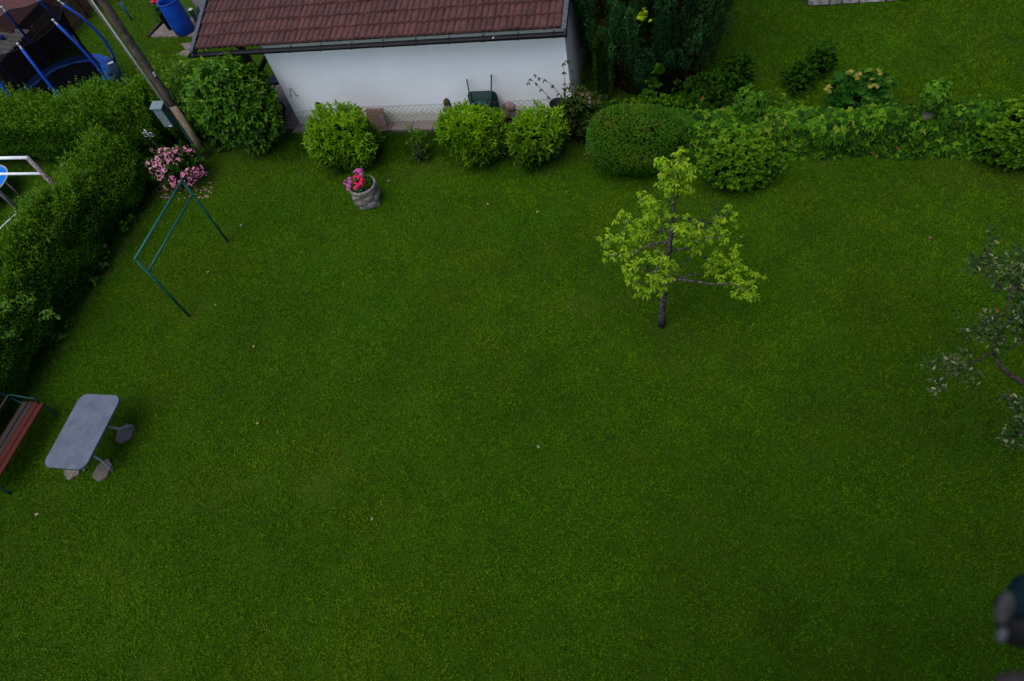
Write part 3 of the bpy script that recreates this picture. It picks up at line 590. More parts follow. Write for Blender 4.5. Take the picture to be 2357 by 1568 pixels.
# ------------------------------------------------------------ ivy wall
def ivy_wall():
    g=np.random.default_rng(60); o=empty('ivy_covered_wall',(3.4,11.1,0),label='low boundary wall thickly covered in glossy dark ivy along the back right',cat='wall')
    b=MB(); b.box((3.3,11.13,.22),(8.4,.14,.44)); ch(b,'wall',M['concrete'],o)
    n=9000; x=g.uniform(-.7,7.6,n); t=g.uniform(0,1,n); fl=Field(2.0,61)
    def q(x,t,k):
        bulge=.22+.035*fl(np.c_[x,x*0,x*0])+.03*fl(np.c_[x*2,t*3,x*0]); top=.74+.035*fl(np.c_[x*.7,x*0+3,x*0]); 
        y=np.where(t<.62,11.02-bulge*1.0-(.62-t)*.18,11.02-bulge+(t-.62)/.38*.50); z=np.where(t<.62,top*(t/.62),top+.05*np.sin((t-.62)/.38*math.pi)); return np.c_[x,y+(1-k)*.2,np.maximum(z*k,.02)]
    P=q(x,t,1-np.abs(g.normal(size=n))*.10); O=np.where((t<.62)[:,None],[0,-1,.3],[0,-.2,1.])
    D=np.c_[g.normal(size=n)*.5,np.full(n,-.45),np.full(n,-.8)]+g.normal(size=(n,3))*.22+O*.35; N=O*[1,1,.6]+np.array([0,-.25,.75])+g.normal(size=(n,3))*.24
    v=np.clip(.50+.06*(t>.5)+.28*g.normal(size=n)+.08*fl(P),0,.95); v=np.where(g.uniform(size=n)<.003,1,v)
    parts=[lv(P,D,N,.128*g.uniform(.65,1.2,n),.112*g.uniform(.7,1.15,n),'ivy',v)]
    X=np.repeat(np.linspace(-.7,7.6,60),12); T=np.tile(np.linspace(0,1,12),60); Pc=q(X,T,np.full(len(X),.9)); Pc[:,1]+=.04; F=[]
    for i in range(59):
        for j in range(11): a=i*12+j; F+=[(a,a+12,a+13),(a,a+13,a+1)]
    parts.append((Pc,np.array(F),np.zeros(len(Pc)),1))
    t_=tri_mesh('ivy',parts,[M['ivy'],M['core']],o); t_.data.transform(Matrix.Translation(-Vector(o.location)))
ivy_wall()
def post(name,p,h,label,moss=True,rz=0,w_=.14,group='concrete fence posts',lean=0):
    o=empty(name,(p[0],p[1],0),rz,label=label,cat='post',group=group); b=MB()
    V=[];hw=w_/2; prof=[(0,1),(h-.12,1),(h-.06,.93),(h-.02,.75),(h,.4)]
    for z,k in prof:
        for a in range(12):
            t=2*math.pi*a/12; c,s=math.cos(t),math.sin(t); e=(abs(c)**4+abs(s)**4)**-.25; V.append((c*e*hw*k+lean*z,s*e*hw*k,z))
    F=[(i*12+j,i*12+(j+1)%12,(i+1)*12+(j+1)%12,(i+1)*12+j) for i in range(4) for j in range(12)]+[tuple(range(48,60))]
    b.add(V,F,0,False); b.build('shaft',M['concrete'],o)
    if moss:
        g=np.random.default_rng(int(abs(p[0])*100)); k=MB(); k.lathe([(.0,h+.035),(.04,h+.03),(hw*.9,h),(hw*1.12,h-.05),(hw*1.05,h-.10),(hw*.9,h-.11)],(lean*h,0,0),12); mo=k.build('moss_cap',M['moss'],o)
        for vv in mo.data.vertices: vv.co+=Vector(g.normal(size=3)*.006)
    return o
FY=11.45
fp=[onY(731,240,FY),onY(1027,232,FY),onY(1353,232,FY)]
post('fence_post',fp[0],fp[0][2],'mossy topped concrete post beside the left laurel bush'); post('fence_post',fp[1],fp[1][2],'mossy topped concrete post left of the wheelbarrow')
post('fence_post',fp[2],fp[2][2],'bare grey concrete post with ivy at its foot, left of the clipped globe bush',moss=False,w_=.16)
p1=(1.15,11.12); p2=(4.15,10.95)
post('ivy_post',p1,1.15,'fence post smothered in ivy at the left end of the ivy wall',moss=False); post('ivy_post',p2,1.2,'grey post with a bright ivy head on the ivy wall',moss=False,w_=.16)
def ivyhead(p,h,r,z,label,seed,n=420,k=M['ivyl'],v0=.55):
    g=np.random.default_rng(seed); D=norm(g.normal(size=(n,3))); P=np.array([p[0],p[1],z])+D*np.array([r,r,h])*g.uniform(.6,1.05,(n,1)); 
    Dl=D*.4+[0,-.3,-.7]+g.normal(size=(n,3))*.4; N=D+[0,0,.5]+g.normal(size=(n,3))*.3
    o=tri_mesh('ivy_clump',[lv(P,Dl,N,.10,.085,'ivy',np.clip(v0+.2*D[:,2]+.15*g.normal(size=n),0,1))],[k],loc=(p[0],p[1],z)); tag(o,label,'ivy','ivy heads on posts')
ivyhead(p1,.36,.27,.98,'leafy ivy clump over the left post of the ivy wall',62,v0=.4); ivyhead((4.15,10.93),.26,.22,1.18,'bright green ivy clump crowning the grey post on the ivy wall',63,v0=.5)
ivyhead((fp[2][0]+.03,FY-.05),.30,.15,.55,'small bright ivy clump climbing the bare concrete post by the shed corner',64,n=200,v0=.65)
# ------------------------------------------------------------ chain link fence
def chain():
    o=empty('chain_link_fence',(-5.6,FY,0),label='rusty chain link wire fence between the bushes and the white shed',cat='fence'); b=MB()
    x0,x1=fp[0][0]-.75,fp[2][0]-.02; z0=.12; c=.060; r=.0032
    ztop=lambda x: np.interp(x,[x0,fp[0][0],x1],[.84,.92,.97])
    # zigzag wires hooked to their neighbours
    k=0; x=x0
    while x<x1:
        zt=ztop(x); n=int((zt-z0)/c); a=[(x+(c if (j+k)%2 else 0),FY+(.004 if j%2 else -.004),zt-j*c) for j in range(n+1)]; b.tube(a,r,n=3,cap=False,smooth=False); x+=c; k+=1
    ch(b,'wire_mesh',M['wire'],o)
    for fz in(1,.5):
        b=MB(); xs=np.linspace(x0,x1,30); b.tube([(x,FY-.01,z0+(ztop(x)-.02-z0)*fz) for x in xs],.003,n=4); ch(b,'tension_wire',M['wire'],o)
chain()
# ------------------------------------------------------------ trees
def zoomer(ox,oy,s,Y0):
    return lambda x,y,dy=0: onY(ox+x*s,oy+y*s,Y0+dy)
def clusters(parts,items,fn,sc_,mtL,mtW,tm,rng_,dens,v0,droop=.55,ppm=114.):
    for (x,y,r,dy) in items:
        c=fn(x,y,dy); rm=r*sc_/ppm; nb=max(1,int(dens*r*r/6)); 
        for _ in range(nb):
            D=norm(rng_.normal(size=3)); q=c+D*rm*rng_.uniform(.2,.95); k=7; a=np.arange(k)*2.4+rng_.uniform(0,6.28); el=rng_.uniform(-.9,.1,k); vb=rng_.normal()*.12
            Dl=np.c_[np.cos(a),np.sin(a),el-droop*.5]+rng_.normal(size=(k,3))*.15; N=np.c_[np.cos(a)*.5,np.sin(a)*.5,np.ones(k)]+rng_.normal(size=(k,3))*.2; sz=rng_.uniform(.65,1.15,k)
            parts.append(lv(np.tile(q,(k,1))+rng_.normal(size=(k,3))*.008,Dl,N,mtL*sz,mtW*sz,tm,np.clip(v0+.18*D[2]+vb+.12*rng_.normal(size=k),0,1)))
def pear():
    g=np.random.default_rng(70); base=at(1522,750); fn=zoomer(1319.7,306.9,.3132,base[1]); o=empty('pear_tree',base,label='young pear tree with sparse bright yellow green leaves standing alone in the lawn',cat='tree')
    def limb(pts,r0,r1,name='limb',dy=0.,twigs=0):
        P=np.array([fn(x,y,dy*(i/(len(pts)-1))) for i,(x,y) in enumerate(pts)])
        # refine with a little crookedness
        Q=[P[0]]
        for a,b_ in zip(P[:-1],P[1:]):
            for t in(.33,.66,1): Q.append(a+(b_-a)*t+(g.normal(size=3)*.008 if t<1 else 0))
        Q=np.array(Q); rr=.78*np.linspace(r0,r1,len(Q))*(1+.14*g.normal(size=len(Q))); b=MB(); b.tube(Q,rr,n=7)
        for k in range(twigs):
            i=g.integers(2,len(Q)); d=norm(g.normal(size=3)+[0,0,.6]); L=g.uniform(.05,.14); b.tube([Q[i],Q[i]+d*L*.6,Q[i]+d*L+[0,0,.02]],[.006,.005,.003],n=4)
        ch(b,name,M['bark'],o); return Q
    tr=[(648,1418),(655,1300),(668,1160),(690,1080),(700,900),(712,780),(728,700),(735,650),(735,520),(775,450),(762,350),(790,150)]
    P=np.array([fn(*q) for q in tr]); b=MB(); P[0][2]=-.03; b.tube(P,[.066,.055,.050,.046,.042,.038,.034,.030,.020,.014,.010,.005],n=10); ch(b,'trunk',M['bark'],o)
    BR=[([(690,1105),(770,1075),(850,1085),(1000,1108),(1150,1110),(1280,1150)],.030,.008,-.35,5),([(780,1075),(880,1035),(960,1030),(1010,1000)],.018,.006,.3,4),
     ([(720,870),(800,850),(860,820),(870,780),(1000,770),(1090,770)],.022,.006,-.3,6),([(840,850),(960,905),(1040,990),(1110,1040),(1330,1050)],.018,.006,.35,5),
     ([(730,630),(830,620),(930,640),(1000,665),(1080,640),(1160,540)],.018,.005,.5,12),([(735,700),(870,670),(950,685),(1020,705)],.012,.005,.2,8),
     ([(725,800),(640,805),(560,815),(480,860),(400,900),(250,890)],.026,.007,-.2,7),([(722,715),(650,705),(590,740),(450,740),(280,790),(190,770)],.020,.005,.4,8),
     ([(730,655),(660,660),(640,620),(600,560),(520,490)],.016,.005,-.1,7),([(695,880),(640,920),(620,960),(600,1040)],.026,.01,-.5,4),([(600,1030),(550,1010),(535,940),(500,930)],.014,.006,-.4,3),
     ([(690,1090),(610,1050),(540,1010),(430,1000)],.022,.007,-.5,5),([(680,1165),(640,1165),(560,1120),(440,1080)],.016,.006,-.6,3),([(715,1080),(780,1020),(850,910)],.018,.007,.55,4),
     ([(735,560),(700,505),(680,500)],.008,.004,-.1,5),([(1000,640),(1040,580),(1080,545)],.007,.003,.5,6),([(735,520),(740,470),(745,400)],.012,.006,.1,3),([(560,800),(600,840),(650,890)],.012,.008,-.2,2),([(590,740),(500,690),(370,630)],.012,.004,.3,4)]
    for pts,r0,r1,dy,tw in BR: limb(pts,r0,r1,dy=dy,twigs=tw)
    C=[(790,120,42,0),(650,225,55,-.1),(620,210,30,-.1),(790,240,70,0),(770,330,85,.1),(840,300,60,0),(690,330,70,0),(690,390,35,0),(815,410,60,0),(740,400,55,-.1),(845,420,30,0),(715,475,22,0),
     (560,490,65,-.1),(610,540,60,-.1),(520,485,30,-.1),(680,610,45,-.1),(640,580,35,0),(370,630,60,.3),(450,680,65,.2),(520,680,70,.1),(500,750,70,0),(300,770,70,.1),(250,810,35,.1),(340,820,40,.1),(430,790,60,0),(590,690,55,.1),(195,780,26,.2),(250,900,40,-.1),(300,890,30,-.1),(400,900,50,-.15),(400,920,30,-.1),(590,620,45,.1),(540,620,40,.2),
     (800,660,60,-.2),(850,710,70,-.2),(800,730,60,-.3),(870,770,50,-.25),(760,770,35,-.2),(660,760,40,.5),(620,860,40,.5),
     (1150,550,40,.5),(1070,640,60,.4),(1180,620,35,.5),(1180,660,25,.5),(1090,760,50,.1),(1130,780,25,.1),(1000,780,55,0),(940,740,55,0),(1050,700,45,.2),(1000,730,40,.2),(880,870,40,0),(900,830,35,0),
     (1080,890,55,.1),(1200,870,45,.2),(1200,920,30,.2),(1000,940,55,.1),(1110,930,50,.2),(1160,1030,65,.1),(1290,990,50,.2),(1340,1060,55,.3),(1210,1110,55,-.1),(1280,1180,50,-.2),(1340,1190,40,-.2),(1180,1180,30,-.2),(1080,1060,45,0),(1230,1210,25,-.2),(1300,1120,50,.0),(1100,1110,25,-.1),(1000,1020,40,.1),
     (640,940,55,-.4),(690,930,40,-.4),(660,1030,65,-.5),(620,1060,40,-.5),(770,980,40,.3),(740,1010,45,.2),(640,1110,50,-.5),(590,1130,45,-.5),(620,1170,35,-.5),(690,1070,35,-.5),
     (430,1000,55,-.4),(500,940,60,-.2),(560,920,40,0),(450,1080,55,-.5),(500,1160,45,-.5),(400,1050,35,-.4),(560,1060,35,-.5),(550,1150,30,-.5),(460,1140,35,-.5),(520,1190,30,-.5)]
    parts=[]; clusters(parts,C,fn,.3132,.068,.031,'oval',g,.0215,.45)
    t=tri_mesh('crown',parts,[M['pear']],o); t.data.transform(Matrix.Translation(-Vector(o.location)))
pear()
def apple():
    g=np.random.default_rng(80); s=.372
    def fn(x,y,z): return at(2087+x*s,491+y*s,z)
    base=np.array([5.0,4.6,0]); o=empty('apple_tree',base,label='apple tree with grey green woolly leaves reaching in from the right edge',cat='tree')
    b=MB(); fork=fn(860,1110,1.7); b.tube([base+[0,0,-.03],base+[-.02,.03,.8],fork],[.10,.085,.06],n=10); ch(b,'trunk',M['apbark'],o)
    def limb(pts,r0,r1,tw=4):
        P=np.array([fn(*q) for q in pts]); Q=[P[0]]
        for a,c in zip(P[:-1],P[1:]):
            for t in(.33,.66,1): Q.append(a+(c-a)*t+(g.normal(size=3)*.008 if t<1 else 0))
        Q=np.array(Q); b=MB(); b.tube(Q,np.linspace(r0,r1,len(Q))*(1+.12*g.normal(size=len(Q))),n=7)
        for k in range(tw):
            i=g.integers(1,len(Q)); d=norm(g.normal(size=3)+[0,0,.5]); L=g.uniform(.05,.14); b.tube([Q[i],Q[i]+d*L],[.005,.003],n=4)
        ch(b,'limb',M['apbark'],o)
    limb([(860,1110,1.7),(700,1040,1.8),(620,990,1.85),(580,940,1.9),(545,870,1.95)],.036,.020)
    limb([(545,870,1.95),(500,870,1.95),(420,915,1.9),(300,965,1.9),(200,1040,1.85)],.018,.006,8); limb([(545,870,1.95),(525,840,2),(560,790,2.05),(630,660,2.1)],.016,.007)
    limb([(860,1110,1.7),(820,800,2.1),(800,480,2.4)],.05,.02,2); limb([(815,780,2.1),(640,830,2.1)],.012,.006)
    limb([(800,440,2.4),(700,440,2.4),(655,480,2.4),(630,540,2.35),(618,620,2.3)],.02,.008); limb([(655,480,2.4),(590,470,2.4),(540,410,2.45),(520,330,2.5),(500,260,2.55),(515,200,2.6),(530,100,2.7)],.014,.004,8)
    limb([(540,400,2.45),(450,350,2.4),(380,300,2.4)],.010,.004,6); limb([(830,1200,1.6),(760,1330,1.4),(640,1400,1.3)],.016,.006); limb([(830,1180,1.6),(700,1170,1.5),(600,1140,1.5)],.010,.004)
    limb([(618,620,2.3),(500,650,2.2),(400,740,2.1)],.010,.004)
    C=[(530,100,20,2.7),(535,150,28,2.65),(510,190,20,2.6),(480,240,28,2.5),(420,285,38,2.4),(380,345,32,2.4),(450,320,45,2.4),(540,320,50,2.5),(610,290,45,2.5),(690,240,40,2.5),(720,300,50,2.5),(560,410,50,2.45),(640,390,55,2.45),(700,380,50,2.4),(610,480,35,2.4),(700,480,50,2.35),(690,560,50,2.3),(690,650,55,2.3),(645,690,45,2.2),(500,640,45,2.2),(410,740,45,2.1),(360,750,25,2.1),(470,740,55,2.1),(560,770,55,2.1),(530,690,50,2.2),(600,830,35,2.1),(690,750,40,2.1),(750,420,70,2.4),(760,560,70,2.3),(760,680,70,2.2),
     (160,930,40,1.85),(130,950,20,1.85),(250,900,35,1.9),(330,880,38,1.9),(380,880,25,1.9),(310,950,50,1.9),(360,1000,50,1.9),(430,1000,30,1.9),(200,1050,42,1.85),(140,1070,25,1.85),(240,1080,18,1.85),(165,1140,14,1.8),(400,1070,25,1.85),(250,960,30,1.9),
     (640,1150,42,1.5),(700,1180,50,1.5),(590,1140,14,1.5),(690,1240,30,1.5),(650,1310,28,1.4),(710,1320,40,1.4),(620,1390,35,1.3),(680,1400,45,1.3),(650,1450,18,1.3),(310,625,12,2.2),(760,1250,60,1.5),(760,1380,60,1.4)]
    parts=[]
    for (x,y,r,z) in C:
        c=fn(x,y,z); rm=r*s/150; n=max(5,int(.019*r*r)); D=norm(g.normal(size=(n,3))); P=c+D*rm*g.uniform(.2,1,(n,1)); Dl=D*[1,1,.5]+g.normal(size=(n,3))*.5+[0,0,.15]; N=np.tile([0,0,1.],(n,1))+g.normal(size=(n,3))*.5
        parts.append(lv(P,Dl,N,.068*g.uniform(.6,1.15,n),.030*g.uniform(.7,1.2,n),'oval',np.clip(.45+.28*g.normal(size=n),0,1)))
    t=tri_mesh('crown',parts,[M['apple']],o); t.data.transform(Matrix.Translation(-Vector(o.location)))
apple()
def cypress():
    g=np.random.default_rng(90); base=np.array([-.72,13.65,0]); o=empty('cypress_tree',base,label='huge dark blue green cypress with brown inner twigs beside the shed',cat='tree')
    b=MB(); b.tube([base,base+[0,0,3],base+[0,0,6.8]],[.2,.15,.04],n=10); ch(b,'trunk',M['stem'],o)
    def R_(z): return np.interp(z,[0,.5,1.5,3,4.5,6,7.2],[1.35,1.45,1.55,1.66,1.45,.95,.1])
    live=[];dead=[]; npl=980
    zz=g.uniform(.05,1,npl)**.85*6.6; th=g.uniform(0,2*math.pi,npl); fl=Field(3,91)
    for z,t in zip(zz,th):
        r=R_(z)*g.uniform(.80,1.04)*(1+.05*float(fl(np.array([[math.cos(t)*1.2,math.sin(t)*1.2,z*.3]]))[0])); c=base+[r*math.cos(t),r*math.sin(t),z]; H=g.uniform(.4,.95); w_=g.uniform(.08,.16)
        n=int(115*H/.5); s=g.uniform(0,1,n); rad=w_*np.sin(np.clip(s*.9+.1,0,1)*math.pi)**.6*g.uniform(.3,1,n); a=g.uniform(0,2*math.pi,n); o2=np.array([math.cos(t),math.sin(t),0])
        P=c+np.c_[rad*np.cos(a),rad*np.sin(a),s*H]+o2*(s*.10)[:,None]; D=np.c_[np.cos(a)*.55,np.sin(a)*.55,np.ones(n)*.9]+g.normal(size=(n,3))*.3; N=np.c_[np.cos(a),np.sin(a),np.full(n,.3)]+g.normal(size=(n,3))*.3+o2*.6
        live.append(lv(P,D,N,.075*g.uniform(.7,1.3,n),.019,'diamond',np.clip(.36+.40*(s-.4)+.15*g.normal(size=n)+g.normal()*.13,0,1)))
    n=20000; z=g.uniform(.1,6.6,n); t=g.uniform(0,2*math.pi,n); r=R_(z)*g.uniform(.72,.92,n); P=base+np.c_[r*np.cos(t),r*np.sin(t),z]; D=np.c_[np.cos(t)*.6,np.sin(t)*.6,np.ones(n)]+g.normal(size=(n,3))*.4
    dead=lv(P,D,np.c_[np.cos(t),np.sin(t),np.zeros(n)]+g.normal(size=(n,3))*.4,.10,.008,'diamond',g.uniform(size=n),2)
    Z=np.linspace(0.02,7,24); V=[];F=[]
    for zq in Z:
        for k in range(24): a=2*math.pi*k/24; rr=R_(zq)*.74; V.append(base+[rr*math.cos(a),rr*math.sin(a),zq])
    for i in range(23):
        for j in range(24): a=i*24+j;c_=i*24+(j+1)%24; F+=[(a,c_,c_+24),(a,c_+24,a+24)]
    t_=tri_mesh('crown',live+[dead,(np.array(V),np.array(F),np.full(len(V),.1),1)],[M['cyp'],M['core'],M['cypdead']],o); t_.data.transform(Matrix.Translation(-Vector(o.location)))
    # young maple shoot and ivy growing through it
    sprays('maple_seedling',[(onY(1480,32,12.05),.12)],M['pear'],.09,.08,'maple','tiny bright green maple shoot poking out of the dark cypress','seedling',92,n=16,r=.12,v0=.8)
    sprays('ivy_growth',[(onY(1500,190,12.25),.2),(onY(1490,215,12.2),.2),(onY(1515,160,12.25),.16),(onY(1530,230,12.0),.16),(onY(1570,235,11.9),.12)],M['ivy'],.09,.075,'ivy','glossy ivy climbing the foot of the cypress above the globe bush','ivy',93,n=40,r=.2,v0=.45)
cypress()
bush('ivy_mound',(-.75,11.75),(1.15,.5,.34),M['ivy'],2600,.09,.075,'ivy','dark tangle of ivy on the ground between the cypress and the clipped globe bush','ivy',seed=19,core=.7,zc=.2,vm=.35,stems=False)
hedge('thuja_hedge',[(-1.72,12.55),(-1.72,15.6)],.20,1.65,M['thuja'],6000,.05,.02,'narrow dark thuja hedge squeezed between shed wall and cypress',94,vm=.4,zt=.15)
# neighbour's shrubs
NS='neighbour shrubs beyond the ivy wall'
bush('leafy_shrub',(1.0,12.95),(.30,.28,.34),M['fern'],1100,.075,.05,'oval','small dark leafy shrub at the right foot of the cypress','shrub',NS,seed=20,core=.6,lump=.15)
bush('leafy_shrub',(2.18,12.75),(.26,.24,.30),M['fern'],900,.06,.045,'oval','left and lower of the twin dark shrubs on the neighbour lawn','shrub',NS,seed=21,core=.6,lump=.2)
bush('leafy_shrub',(2.62,13.2),(.29,.26,.34),M['fern'],1000,.06,.045,'oval','right and taller of the twin dark shrubs on the neighbour lawn','shrub',NS,seed=22,core=.6,lump=.2)
bush('leafy_shrub',(.35,12.3),(.55,.45,.36),M['fern'],2400,.05,.04,'oval','low dark shrub tucked behind the ivy wall under the cypress','shrub',NS,seed=23,core=.6,lump=.15)
bush('bramble_shrub',(1.75,11.75),(.55,.3,.32),M['vine'],620,.07,.055,'oval','loose light green bramble with tiny white flowers behind the ivy wall','bramble',NS,seed=24,core=0,depth=.5,lump=.2,vm=.4)
bush('bramble_shrub',(5.0,11.55),(.5,.28,.28),M['vine'],360,.07,.055,'oval','thin bramble behind the ivy wall right of the grey post','bramble',NS,seed=25,core=0,depth=.5,lump=.2,vm=.35)
mp=bush('maple_sapling',(3.2,11.75),(.50,.36,.40),M['maple'],760,.15,.15,'maple','young maple sapling with yellow bronze top leaves behind the ivy wall','sapling',seed=26,core=.62,depth=.18,zc=.50,up=.2,drop=.35,ros=4,lump=.08,vm=.35,vtop=.25)
g=np.random.default_rng(27); parts=[]
for px,py,z in((1957,160,1.15),(2022,163,1.1),(1973,176,1.1),(2012,193,1.05),(1905,200,.95)):
    c=at(px,py,z); n=4; a=g.uniform(0,6.28,n); parts.append(lv(np.tile(c,(n,1))+g.normal(size=(n,3))*.03,np.c_[np.cos(a),np.sin(a),np.full(n,-.3)],np.tile([0,-.2,1.],(n,1)),.085,.085,'maple',g.uniform(.92,1,n)))
tp=tri_mesh('new_leaves',parts,[M['maple']],mp); tp.data.transform(Matrix.Translation(-Vector(mp.location)))
# dark climber at the shed corner with trailing shoots
cl=bush('dark_climber',(-2.15,11.35),(.48,.36,.56),M['darkleaf'],1500,.10,.042,'oval','dark purplish leaved climber heaped at the shed corner with thin trailing shoots','climber',seed=28,core=.72,depth=.3,lump=.15,zc=.62,vm=.5)
b=MB(); parts=[]
for pts in ([(1262,222),(1245,205),(1232,190),(1219,181),(1215,190)],[(1285,215),(1270,195),(1253,183),(1240,178),(1231,171)],[(1300,215),(1300,190),(1298,165),(1297,145),(1304,139),(1309,140)],[(1330,220),(1326,200),(1320,180),(1316,160)]):
    P=np.array([onY(x,y,11.55) for x,y in pts]); b.tube(P,np.linspace(.006,.002,len(P)),n=4)
    for q in P:
        k=4; a=g.uniform(0,6.28,k); parts.append(lv(np.tile(q,(k,1)),np.c_[np.cos(a)*.5,np.sin(a)*.5,np.full(k,-.7)],g.normal(size=(k,3)),.08,.03,'oval',g.uniform(.5,1,k)))
ch(b,'shoot',M['stem'],cl); tp=tri_mesh('shoot_leaves',parts,[M['darkleaf']],cl); tp.data.transform(Matrix.Translation(-Vector(cl.location)))
# rank grass and weeds along the fence
g=np.random.default_rng(29); n=15000; X=g.uniform(-9.2,-2.4,n); Y=11.72-1.1*g.beta(1.1,2.2,n)-.12*np.abs(Field(3,9)(np.c_[X,X*0]))*g.uniform(size=n); D=np.c_[g.normal(size=n)*.6,g.normal(size=n)*.4-.2,np.ones(n)]
o=tri_mesh('long_grass',[lv(np.c_[X,Y,np.zeros(n)],D,g.normal(size=(n,3)),g.uniform(.06,.24,n)*(1+.3*Field(3,8)(np.c_[X,Y])),.010,'blade',np.clip(.2+.15*g.normal(size=n),0,1))],[M['grass']]); tag(o,'long dark grass along the foot of the wire fence','grass',kind='stuff')
# ------------------------------------------------------------ pink shrub
rb=bush('rhododendron',(-11.15,10.2),(.62,.5,.42),M['hydr'],1500,.075,.03,'oval','pink flowering shrub at the foot of the utility pole','shrub',seed=50,core=.7,zc=.45,vm=.25,lump=.1)
g=np.random.default_rng(51); parts=[]
def florets(c,r,n,size,v):
    D=norm(g.normal(size=(n,3))+[0,-.2,.6]); P=np.asarray(c)+D*r
    out=[]
    for k in range(5):
        a=2*math.pi*k/5; t1=norm(np.cross(D,[0.3,.2,1.])); t2=np.cross(D,t1); dd=t1*math.cos(a)+t2*math.sin(a)+D*.3; out.append(lv(P,dd,D,size,size*.85,'petal',np.clip(v+.2*g.normal(size=n),0,1)))
    return out
FC=[(350,340),(372,350),(385,348),(358,372),(365,365),(380,360),(395,355),(345,378),(360,385),(375,380),(368,400),(352,392),(405,345),(430,343),(440,350),(410,350),(392,372),(378,395),(395,412),(410,418),(425,402),(435,395),(450,392),(460,388),(465,395),(455,402),(440,415),(420,415),(400,425),(372,412),(470,400),(448,410),(412,372),(385,430),(440,425),(352,345)]
for x,y in FC:
    if g.uniform()<1: parts+=florets(on_blob(x,y,(-11.15,10.2,.45),(.62,.5,.42),1.10),.075,13,.026,.42 if x>390 else .68)
t_=tri_mesh('blossom',parts,[M['pink']],rb); t_.data.transform(Matrix.Translation(-Vector(rb.location)))
parts=[]; n=90; q=np.array([at(x,y) for x,y in zip(g.uniform(350,490,n),g.uniform(415,460,n))]); a=g.uniform(0,6.28,n)
tag(tri_mesh('fallen_petals',[lv(q+[0,0,.03],np.c_[np.cos(a),np.sin(a),a*0],np.tile([0,0,1.],(n,1)),.035,.03,'petal',g.uniform(.3,1,n))],[M['pink']]),'scattered pink petals on the grass below the pink shrub','petals',kind='stuff')
# ------------------------------------------------------------ utility pole
px,py=-11.06,11.03
o=empty('utility_pole',(px,py,0),label='old wooden utility pole with pale conduit rising in front of the back hedge',cat='pole')
b=MB(); b.tube([(.05,0,1.0),(.075,0,1.8),(.10,.0,4),(.14,0,8.6)],[.075,.08,.088,.085],n=14); b.build('pole',M['pole1'],o)
b=MB(); b.tube([(-.06,-.02,.1),(-.085,-.02,1.8),(-.15,-.02,4),(-.24,0,8.6)],[.055,.055,.062,.062],n=4,smooth=False); b.build('beam',M['pole2'],o)
b=MB(); b.tube([(-.01,-.085,1.45),(-.025,-.095,3),(-.055,-.115,8.4)],.019,n=8); b.build('conduit',M['conduit'],o)
b=MB(); b.tube([(.07,-.03,-.05),(.065,-.02,.7),(.06,-.012,1.45)],[.092,.088,.084],n=12); b.build('pole_foot',M['tan'],o)
b=MB(); b.box((-.02,-.09,.55),(.05,.035,1.1)); b.build('cable_guard',M['boxdark'],o)
b=MB(); b.box((.17,-.03,2.25),(.035,.05,.09)); b.build('tag_plate',M['alu'],o)
e=empty('junction_box',(-11.21,10.86,1.03),label='pale green metal junction box strapped to the wooden pole',cat='box')
b=MB(); b.box((0,0,.27),(.235,.16,.50),bev=.008); b.build('body',M['boxdark'],e)
b=MB(); b.box((0,-.088,.28),(.225,.014,.46),bev=.004); d=b.build('door',M['box'],e)
b=MB(); b.lathe([(0,.006),(.010,.006),(.012,0)],(0,0,0),10); k=b.build('lock',M['black'],d); k.location=(-.09,-.101,.26); k.rotation_euler=(R(90),0,0)
b=MB(); b.box((.06,-.1015,.075),(.07,.003,.022)); b.build('sticker',M['paper'],d)
b=MB(); b.add([(-.15,-.12,.53),(.15,-.12,.53),(.15,.1,.575),(-.15,.1,.575),(-.15,-.12,.55),(.15,-.12,.55),(.15,.1,.595),(-.15,.1,.595)],[(0,3,2,1),(4,5,6,7),(0,1,5,4),(1,2,6,5),(2,3,7,6),(3,0,4,7)]); b.build('lid',M['box'],e)
# scroll ornament
q=at(350,322,.75); e=empty('garden_stake',(q[0],q[1],0),label='metal garden stake topped by a cross with two spiral scrolls',cat='ornament')
b=MB(); b.tube([(0,0,0),(0,0,q[2]-.02)],.012,n=6); b.build('rod',M['stem'],e)
b=MB(); b.tube([(0,0,q[2]-.02),(0,0,q[2]+.30)],.012,n=6); b.box((0,0,q[2]+.26),(.09,.012,.012))
for s in(-1,1):
    b.tube([(s*(.085+(.055-.012*t)*math.cos(t+math.pi)),0,q[2]+.16+(.055-.012*t)*math.sin(t)*1) for t in np.linspace(0,4.2*math.pi/1.6*.5,24)],.006,n=5)
    b.tube([(s*(.085+.058*math.cos(t)),0,q[2]+.15+.058*math.sin(t)) for t in np.linspace(0,2*math.pi*.9,20)],.006,n=5)
b.build('scrolls',M['silver'],e)
# ------------------------------------------------------------ carpet-beating frames
def frame(name,x,y0,y1,h,hb,mt,mt2,label,r=.026,axis='y'):
    o=empty(name,(x,y0,0),label=label,cat='frame'); L=y1-y0; P=(lambda t,z:(0,t,z)) if axis=='y' else (lambda t,z:(t,0,z))
    for t in(0,L): b=MB(); b.tube([P(t,-.02),P(t,h)],r if axis=='y' else r*1.25,n=12); b.build('post',mt2,o)
    b=MB(); b.tube([P(-.03,h),P(L+.03,h)],r,n=12); b.build('top_bar',mt,o)
    b=MB(); b.tube([P(0,hb),P(L,hb)],r*.85,n=12); b.build('lower_bar',mt,o); return o
frame('carpet_frame',-9.255,6.42,8.36,1.735,1.37,M['green_metal'],M['green_metal'],'green painted tubular carpet beating frame standing on the lawn',r=.024)
frame('carpet_frame',-15.05,9.06,9.06+1.69,1.75,1.31,M['white'],M['rust'],'rusty white tubular frame over the hedge at the left edge',r=.036,axis='x')
